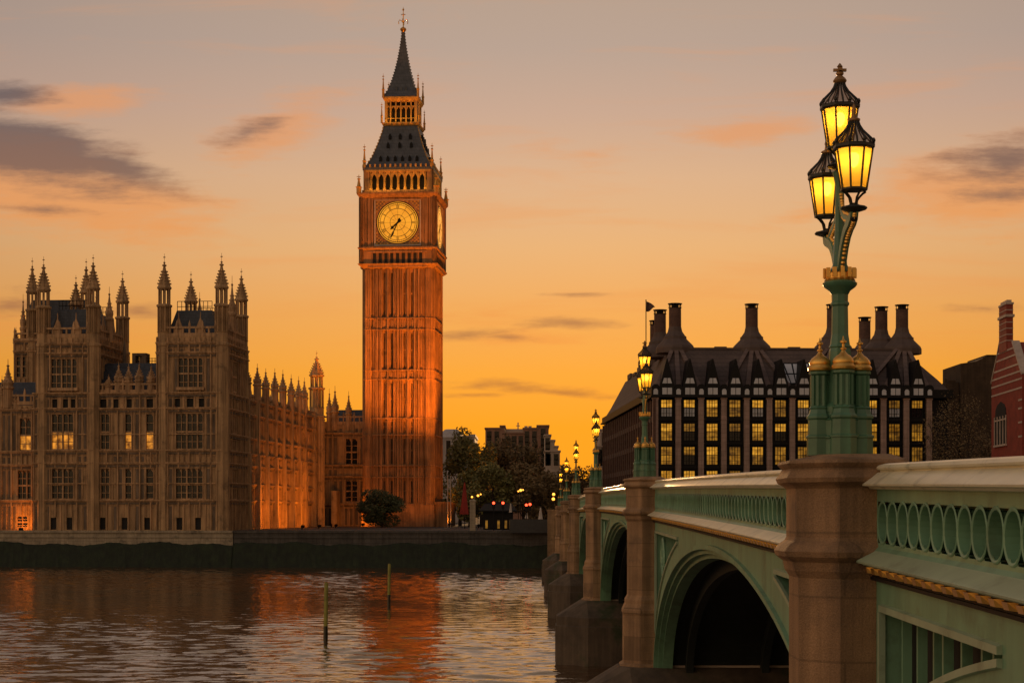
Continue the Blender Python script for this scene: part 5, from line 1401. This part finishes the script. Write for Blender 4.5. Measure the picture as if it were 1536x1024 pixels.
# ================================================================== DISTANT BUILDINGS
def far_block(name, label, Y, boxes, mat, winmat='glass', dep=25, wpx=9, wpy=8):
    x0 = min(q[0] for q in boxes); x1 = max(q[1] for q in boxes)
    p = pt((x0 + x1) / 2, 768, Y); th = thing(name, (p.x, Y + dep / 2, 4.25), label, 'building')
    s = Y / F; m = MB(); wm = MB()
    for i, (xa, xb, top, mt) in enumerate(boxes):
        A, B, z = pt(xa, top, Y), pt(xb, top, Y), pt(xa, top, Y).z
        mm = MB(); mm.box(A.x + .002 * i, B.x - .002 * i, Y - .003 * i, Y + dep + .01 * i, 4.3, z); mm.box(A.x - .2, B.x + .2, Y - .25 - .003 * i, Y + dep, z - .35, z); bl = mm.build('block', mt or mat, th)
        n = int((xb - xa) / wpx); rws = int((700 - top - 6) / wpy)
        wmm = MB()
        for k in range(n):
            for r_ in range(max(0, rws)):
                cx = A.x + (B.x - A.x) * (k + .5) / n; cz = z - (6 + wpy * r_) * s - .4
                wmm.box(cx - .55, cx + .55, Y - .06, Y + .05, cz - .95, cz + .5)
        if wmm.v: wmm.build('windows', winmat, bl)
    return th
fb = far_block('brick_office', 'dark brick block with stepped roofline behind the trees, right of the clock tower', 430, [(728, 751, 641, None), (750.5, 757, 637.5, None), (756.5, 786, 648, None), (785, 807, 641, None), (806, 823, 637, None)], 'farbrick')
m = MB(); A, B = pt(758, 643, 431), pt(785, 643, 431); m.box(A.x, B.x, 431, 440, pt(0, 649, 431).z, A.z)
m.tube([(pt(777, 0, 431).x, 432, A.z - .5), (pt(777, 0, 431).x, 432, pt(0, 633, 431).z)], .15, 4); m.tube([(pt(774, 0, 431).x, 432, pt(0, 638, 431).z), (pt(780, 0, 431).x, 432, pt(0, 638, 431).z)], .1, 4)
for px in (789, 795): m.box(pt(px, 0, 431).x - .4, pt(px, 0, 431).x + .4, 433, 434, pt(0, 643, 431).z, pt(0, 638, 431).z)
m.build('plant_room', 'farpale', fb)
far_block('pale_office', 'pale stepped building standing right of the dark brick block', 415, [(817, 826, 651, None), (825.5, 832, 659, None), (831.5, 837, 668, None), (817, 840, 675, None)], 'farpale')
gb = far_block('grey_building', 'grey building with rounded roof just right of the clock tower', 470, [(655, 690, 655, None), (689, 712, 653, None), (704, 712, 651, None)], 'fargrey')
m = MB(); A, B = pt(660, 655, 470), pt(692, 655, 470); cx, hw = (A.x + B.x) / 2, (B.x - A.x) / 2
m.frus(cx, 482, [(hw, 11, A.z - .1), (hw * .9, 10, A.z + 1.2), (hw * .62, 8, A.z + 2.1), (hw * .45, 6, A.z + 2.3)]); m.build('roof', 'fargrey', gb)
far_block('stone_block', 'narrow pale stone block at the far end of the office street side', 440, [(900, 912, 643, None), (896, 905, 668, None)], 'farpale')

# ================================================================== TREES
def leaf_mesh(mbx, centre, rad, n, size, flat=1.0):
    for _ in range(n):
        while True:
            v = Vector((random.uniform(-1, 1), random.uniform(-1, 1), random.uniform(-1, 1)))
            if .12 < v.length < 1: break
        p = centre + Vector((v.x * rad[0], v.y * rad[1], v.z * rad[2]))
        a = Vector((random.uniform(-1, 1), random.uniform(-1, 1), random.uniform(-1, 1))).normalized(); b = a.orthogonal().normalized(); s = size * random.uniform(.5, 1.2)
        mbx.add([p - a * s, p - b * s * .6, p + a * s, p + b * s * .6], [(0, 1, 2, 3)])
def tree(name, label, cat, x, y, z, h, r, mat, n=1500, seed=1, size=.28, group=None, trunk=.35, clumps=14, dens=1.0, low=.3):
    random.seed(seed)
    t = thing(name, (x, y, z), label, cat, group)
    m = MB(); m.tube([(x, y, z - .3), (x + .1, y, z + h * .2), (x - .1, y + .1, z + h * .42), (x, y, z + h * .8)], [trunk, trunk * .8, trunk * .6, trunk * .15], 7)
    C = []
    for k in range(clumps):
        f = random.uniform(low, .92); ang = k * 2.4 + random.uniform(-.4, .4)
        rr = r * (1 - abs(f - .55) * 1.1) * random.uniform(.35, .85)
        c = Vector((x + rr * math.cos(ang), y + rr * math.sin(ang), z + h * f)); C.append(c)
        b = Vector((x, y, z + h * max(.15, f - .25)))
        mid = b.lerp(c, .5) + Vector((0, 0, h * .03)); m.tube([b, mid, c], [trunk * .35, trunk * .22, trunk * .06], 5)
        for _ in range(5):
            e = c + Vector((random.uniform(-1, 1), random.uniform(-1, 1), random.uniform(-.3, 1))) * r * .35; m.tube([mid.lerp(c, .7), e], [trunk * .1, trunk * .03], 3)
    m.build('trunk', 'bark', t)
    m = MB()
    for c in C:
        q = random.uniform(.6, 1.3); leaf_mesh(m, c, (r * .42 * q, r * .42 * q, h * .15 * q), int(n / clumps * q * dens), size)
    m.build('crown', mat, t)
    return t
TR = [(690, 360, 655, 30, 'leaf', 'green tree beside the foot of the clock tower, its crown reaching over the grey building', 1.0), (722, 350, 668, 26, 'leaf', 'broad green tree in front of the left end of the dark brick block', 1.0), (757, 362, 664, 34, 'leaf_brown', 'tall brownish tree in front of the middle of the dark brick block', 1.0),
      (795, 356, 676, 30, 'leaf_brown', 'brownish tree in front of the right end of the dark brick block', .9), (822, 372, 688, 26, 'leaf_brown', 'brown tree below the pale stepped building', .9), (846, 400, 702, 20, 'leaf_brown', 'small brown tree behind the far bridge lamps', .8),
      (872, 420, 706, 18, 'leaf_brown', 'small brown tree at the far end of the bridge, under the sunset', .7), (886, 400, 716, 14, 'leaf_brown', 'low brown tree between two bridge lamp posts', .7), (740, 330, 700, 30, 'leaf', 'low dark tree over the red signal lights', .9), (705, 335, 700, 24, 'leaf', 'low dark tree behind the red pointed tent', .9), (785, 330, 705, 30, 'leaf_brown', 'low brown tree behind the folded white parasols', .9), (818, 335, 712, 24, 'leaf_brown', 'low brown tree nearest the bridge end', .9)]
for i, (px, Y, top, rpx, mt, lab, dn) in enumerate(TR):
    p = pt(px, top, Y); tree('tree', lab, 'tree', p.x, Y, 4.3, p.z - 4.3 + .8, rpx / F * Y * 1.15, mt, 4200, 40 + i, .36, 'trees behind the street', .4, 16, dn, .22)
p = pt(573, 735, 326); tree('shrub', 'round bushy shrub in front of the clock tower foot', 'shrub', p.x, 326, 4.3, p.z - 4.3 + .3, 4.6, 'leaf_bush', 7500, 9, .24, None, .2, 18, 1.0, .12)
for i, (px, Y, top, rpx, lab) in enumerate([(1408, 300, 592, 30, 'bare brown tree in front of the right end of the office block'), (1452, 296, 588, 36, 'bare brown tree in front of the windowless brown building'), (1484, 300, 640, 24, 'low bare tree at the corner of the red brick house')]):
    p = pt(px, top, Y); tree('bare_tree', lab, 'tree', p.x, Y, 4.3, p.z - 4.3, rpx / F * Y * 1.2, 'leaf_brown', 2600, 70 + i, .16, 'bare trees by the office block', .35, 22, 1.0, .2)

# ================================================================== RIVER POSTS
def post(px, ytop, ybase, label):
    Y = (7 - WATER) * F / (ybase - HY); x = (px - VX) / F * Y; zt_ = 7 - (ytop - HY) / F * Y
    t = thing('mooring_post', (x, Y, WATER), label, 'post', 'wooden posts standing in the river'); lean = .06
    m = MB(); m.tube([(x + .02, Y, WATER + .9), (x + lean, Y, zt_ - .12), (x + lean, Y, zt_)], [.135, .13, .09], 10); m.build('shaft', 'wood', t, True)
    m = MB(); m.tube([(x, Y, WATER - 2), (x + .02, Y, WATER + .5), (x + .02, Y, WATER + .92)], [.15, .148, .138], 10); m.build('wet_foot', 'wetwood', t, True)
post(488, 873, 960, 'yellow-green wooden post in the river, the nearer and taller looking of two'); post(583, 845, 907, 'yellow-green wooden post in the river, straight below the clock tower')

# ================================================================== STREET OBJECTS beyond the embankment wall
def P(px, Y): return (px - VX) / F * Y
Yq = 275.0; zq_ = lambda py: 7 - (py - HY) / F * Yq
def cone_tent(name, label, cat, px, Y, ytop, ybot, wpx, mat, group=None):
    x = P(px, Y); s = Y / F; zt_, zb_ = 7 - (ytop - HY) * s, 7 - (ybot - HY) * s; w = wpx / 2 * s
    t = thing(name, (x, Y, 4.25), label, cat, group)
    m = MB(); n = 10; rings = []
    for f, k in ((0, 1), (.3, .72), (.6, .48), (.85, .28), (1, .06)):
        rings.append([(x + w * k * math.cos(2 * math.pi * q / n) * (1 if q % 2 else .82), Y + w * k * math.sin(2 * math.pi * q / n) * (1 if q % 2 else .82), zb_ + (zt_ - zb_) * f) for q in range(n)])
    m.loft(rings); m.build('canopy', mat, t)
    m = MB(); m.tube([(x, Y, 4.2), (x, Y, zt_ + .25)], .07, 6); m.build('pole', 'black', t)
cone_tent('tent', 'tall pointed red tent beside the clock tower', 'tent', 697, 300, 722, 771, 15, 'redcloth')
for px, y0_, y1_, w, lab in ((811, 759, 779, 8, 'folded off-white parasol nearest the bridge end'), (790, 768, 777, 6, 'short folded off-white parasol below the paired red signal'), (766, 752, 768, 5, 'folded off-white parasol right of the dark kiosk')):
    cone_tent('parasol', lab, 'parasol', px, 280, y0_, y1_, w, 'white', 'folded parasols on the embankment')
# dark kiosk with lit openings
x0, x1 = P(722, 285), P(772, 285); s = 285 / F; kz = lambda py: 7 - (py - HY) * s
kk = thing('kiosk', ((x0 + x1) / 2, 287, 4.25), 'low dark kiosk with dim lit openings behind the embankment wall', 'kiosk')
m = MB(); m.box(x0 + .3, x1 - .3, 285, 290, 4.3, kz(766)); m.build('body', 'black', kk)
m = MB(); m.frus((x0 + x1) / 2, 287.5, [((x1 - x0) / 2 + .3, 3.2, kz(767)), ((x1 - x0) / 2 + .3, 3.2, kz(765)), (2.2, .6, kz(755)), (.5, .3, kz(752))]); m.build('roof', 'black', kk)
for q, px in enumerate((728, 746, 757, 764)): m = MB(); m.box(P(px, 285), P(px + 3.5, 285), 284.93, 285.02, kz(792), kz(780)); m.build('opening', 'office_c', kk)
x0, x1 = P(775, 282), P(824, 282)
hd = thing('hoarding', ((x0 + x1) / 2, 283, 4.25), 'long low dark hoarding between the kiosk and the bridge', 'hoarding')
m = MB(); m.box(x0, x1, 282, 284, 4.3, kz(781)); m.build('panel', 'black', hd); m = MB(); m.box(x0 - .1, x1 + .1, 281.8, 284.1, kz(781), kz(780)); m.build('rail', 'wall_dark', hd)
x = P(709, 268); s2 = 268 / F
sp_ = thing('gate_pier', (x, 268, 4.25), 'square pale stone pier rising above the embankment wall', 'stone pier')
m = MB(); m.box(x - .42, x + .42, 267.6, 268.4, 4.2, 7 - (752 - HY) * s2); m.build('shaft', 'plinth', sp_); m = MB(); m.frus(x, 268, [(.5, .5, 7 - (752 - HY) * s2), (.5, .5, 7 - (750 - HY) * s2), (.1, .1, 7 - (748 - HY) * s2)]); m.build('cap', 'plinth', sp_)
def signal(px, py, Y, label, n=1):
    x = P(px, Y); z = 7 - (py - HY) / F * Y
    t = thing('traffic_light', (x, Y, 4.25), label, 'traffic light', 'red traffic lights on the street')
    m = MB(); m.tube([(x, Y, 4.2), (x, Y, z + .3)], .07, 6); m.build('pole', 'black', t)
    m = MB(); m.box(x - .2, x + .2, Y - .15, Y + .15, z - .9, z + .3); hd_ = m.build('housing', 'black', t)
    m = MB(); m.T = Matrix.Translation((x, Y - .16, z)) @ Matrix.Rotation(math.pi / 2, 4, 'X'); m.lathe([(.2, -.02), (.2, .04), (.1, .1)], 12); m.build('red_lens', 'redlamp', hd_)
for a_ in ((740.5, 754, 270, 'large red traffic light over the left half of the kiosk'), (754.5, 754, 270, 'large red traffic light over the right half of the kiosk'), (789.5, 757, 268, 'red traffic light on the left of a close pair near the parasols'), (795, 756, 268, 'red traffic light on the right of a close pair near the parasols')): signal(*a_)
def small_lamp(px, py, Y, label, r=.22):
    x = P(px, Y); z = 7 - (py - HY) / F * Y
    t = thing('globe_lamp', (x, Y, 4.25), label, 'street lamp', 'small globe lamps on the far bank')
    m = MB(); m.tube([(x, Y, 4.2), (x, Y, z - r)], .06, 6); m.lathe([(.12, z - r - .1), (.12, z - r + .03)], 8, x, Y); m.build('pole', 'black', t)
    m = MB(); m.lathe([(r * math.sin(math.pi * k / 8) + .001, z - r * math.cos(math.pi * k / 8)) for k in range(9)], 12, x, Y); m.build('globe', 'globe', t, True)
for a_ in ((708, 745, 272, 'small globe lamp over the pale stone pier', .16), (717, 743, 290, 'small globe lamp between the stone pier and the kiosk', .2), (721, 741, 300, 'dim globe lamp just left of the kiosk roof', .14), (781, 735, 285, 'orange globe lamp among the trees, topmost of three', .22), (777.5, 736.5, 290, 'small globe lamp left of the topmost tree lamp', .14), (784.5, 734.5, 290, 'small globe lamp right of the topmost tree lamp', .14),
           (830.5, 741, 290, 'bright globe lamp above the far end of the bridge, upper of two', .24), (830, 748, 270, 'bright globe lamp above the far end of the bridge, lower of two', .24)): small_lamp(*a_)
for px, lab in ((676, 'thin pale flagpole right of the clock tower'), (671.5, 'thin pale flagpole closest to the clock tower')):
    x = P(px, 330); t = thing('flagpole', (x, 330, 4.25), lab, 'flagpole'); m = MB(); m.tube([(x, 330, 4.2), (x, 330, 7 + (768 - 713) / F * 330)], .09, 6); m.build('pole', 'farpale', t)

# ================================================================== FLOODLIGHTS that wash the stone orange
def flood(x, y, z, tx, ty, tz, power, ang, col, label, size=1.2, blend=.6):
    t = thing('floodlight', (x, y, 4.25), label, 'floodlight', 'floodlights at the foot of the stonework')
    d = (Vector((tx, ty, tz)) - Vector((x, y, z))).normalized()
    RT = d.to_track_quat('-Z', 'Y').to_matrix().to_4x4()
    m = MB(); m.T = Matrix.Translation((x, y, z)) @ RT; m.box(-.3, .3, -.2, .2, .05, .3); m.build('housing', 'black', t)
    m = MB(); m.box(x - .08, x + .08, y - .08, y + .08, 4.2, z); m.build('stand', 'black', t)
    ld = bpy.data.lights.new('flood_beam', 'SPOT'); ld.energy = power; ld.color = col; ld.spot_size = R(ang); ld.spot_blend = blend; ld.shadow_soft_size = size
    lo = bpy.data.objects.new('flood_beam', ld); COL.objects.link(lo); lo.parent = t
    lo.matrix_parent_inverse = Matrix(); lo.location = (0, 0, z - 4.25); lo.rotation_euler = d.to_track_quat('-Z', 'Y').to_euler()
OR = (1, .27, .015)
def cl(x, y): v = CT @ Vector((x, y, 0)); return v.x, v.y
for i, (dx_, dist, tz, pw, an) in enumerate([(-11, 9, 20, 3000, 100), (11, 9, 20, 3000, 100), (-20, 24, 54, 235000, 60), (18, 25, 54, 235000, 60)]):
    x, y = cl(dx_, -HW - dist); tx, ty = cl(-dx_ * .15, -HW)
    flood(x, y, 4.9, tx, ty, tz, pw, an, OR, ['floodlight left of the shrub aimed at the tower foot', 'floodlight right of the shrub aimed at the tower foot', 'floodlight behind the embankment wall aimed at the tower top', 'floodlight behind the embankment wall aimed at the tower middle'][i])
x, y = cl(HW + 18, -6); tx, ty = cl(HW, 0); flood(x, y, 4.9, tx, ty, 24, 18000, 90, OR, 'floodlight aimed at the side of the clock tower')
def pl(px, ly): q = L(px, ly); return q, ly
for i, (lx_, ly_, tx_, ty_, tz, pw, an) in enumerate([(7, 24, 0, 28, 9, 5200, 110), (7, 38, 0, 42, 10, 6500, 110), (7, 53, 0, 57, 10, 6000, 110), (9, 70, 6, 76, 7, 1500, 120)]):
    a_ = T @ Vector((lx_, ly_, 0)); b_ = T @ Vector((tx_, ty_, 0)); flood(a_.x, a_.y, 4.8, b_.x, b_.y, tz, pw, an, OR, 'floodlight on the lawn aimed at bay %s of the palace north wall' % ('one', 'two', 'three', 'four')[i])
a_ = T @ Vector((L(34), -.5, 0)); b_ = T @ Vector((L(30), 2, 0)); flood(a_.x, a_.y - .2, 4.6, b_.x, b_.y, 7.5, 900, 150, OR, 'floodlight on the terrace wall below the palace left wing', .4)
# gilded belfry and lantern lit from their own ledges
for k in (0, 3, 1):
    for nm, hz, rr, pw, tz in (('belfry_lamp', zt0 - .05, HB + 1.6, 170, zt1), ('lantern_lamp', zl0 + .8, HL + 1.3, 90, zl1)):
        ld = bpy.data.lights.new(nm, 'AREA'); ld.shape = 'RECTANGLE'; ld.size = rr * 1.4; ld.size_y = .3; ld.energy = pw; ld.color = (1, .5, .08)
        lo = bpy.data.objects.new(nm, ld); COL.objects.link(lo)
        a_ = side(k) @ Vector((0, -rr, hz)); b_ = side(k) @ Vector((0, -rr * .55, tz)); lo.location = a_; lo.rotation_euler = (b_ - a_).to_track_quat('-Z', 'Z').to_euler()
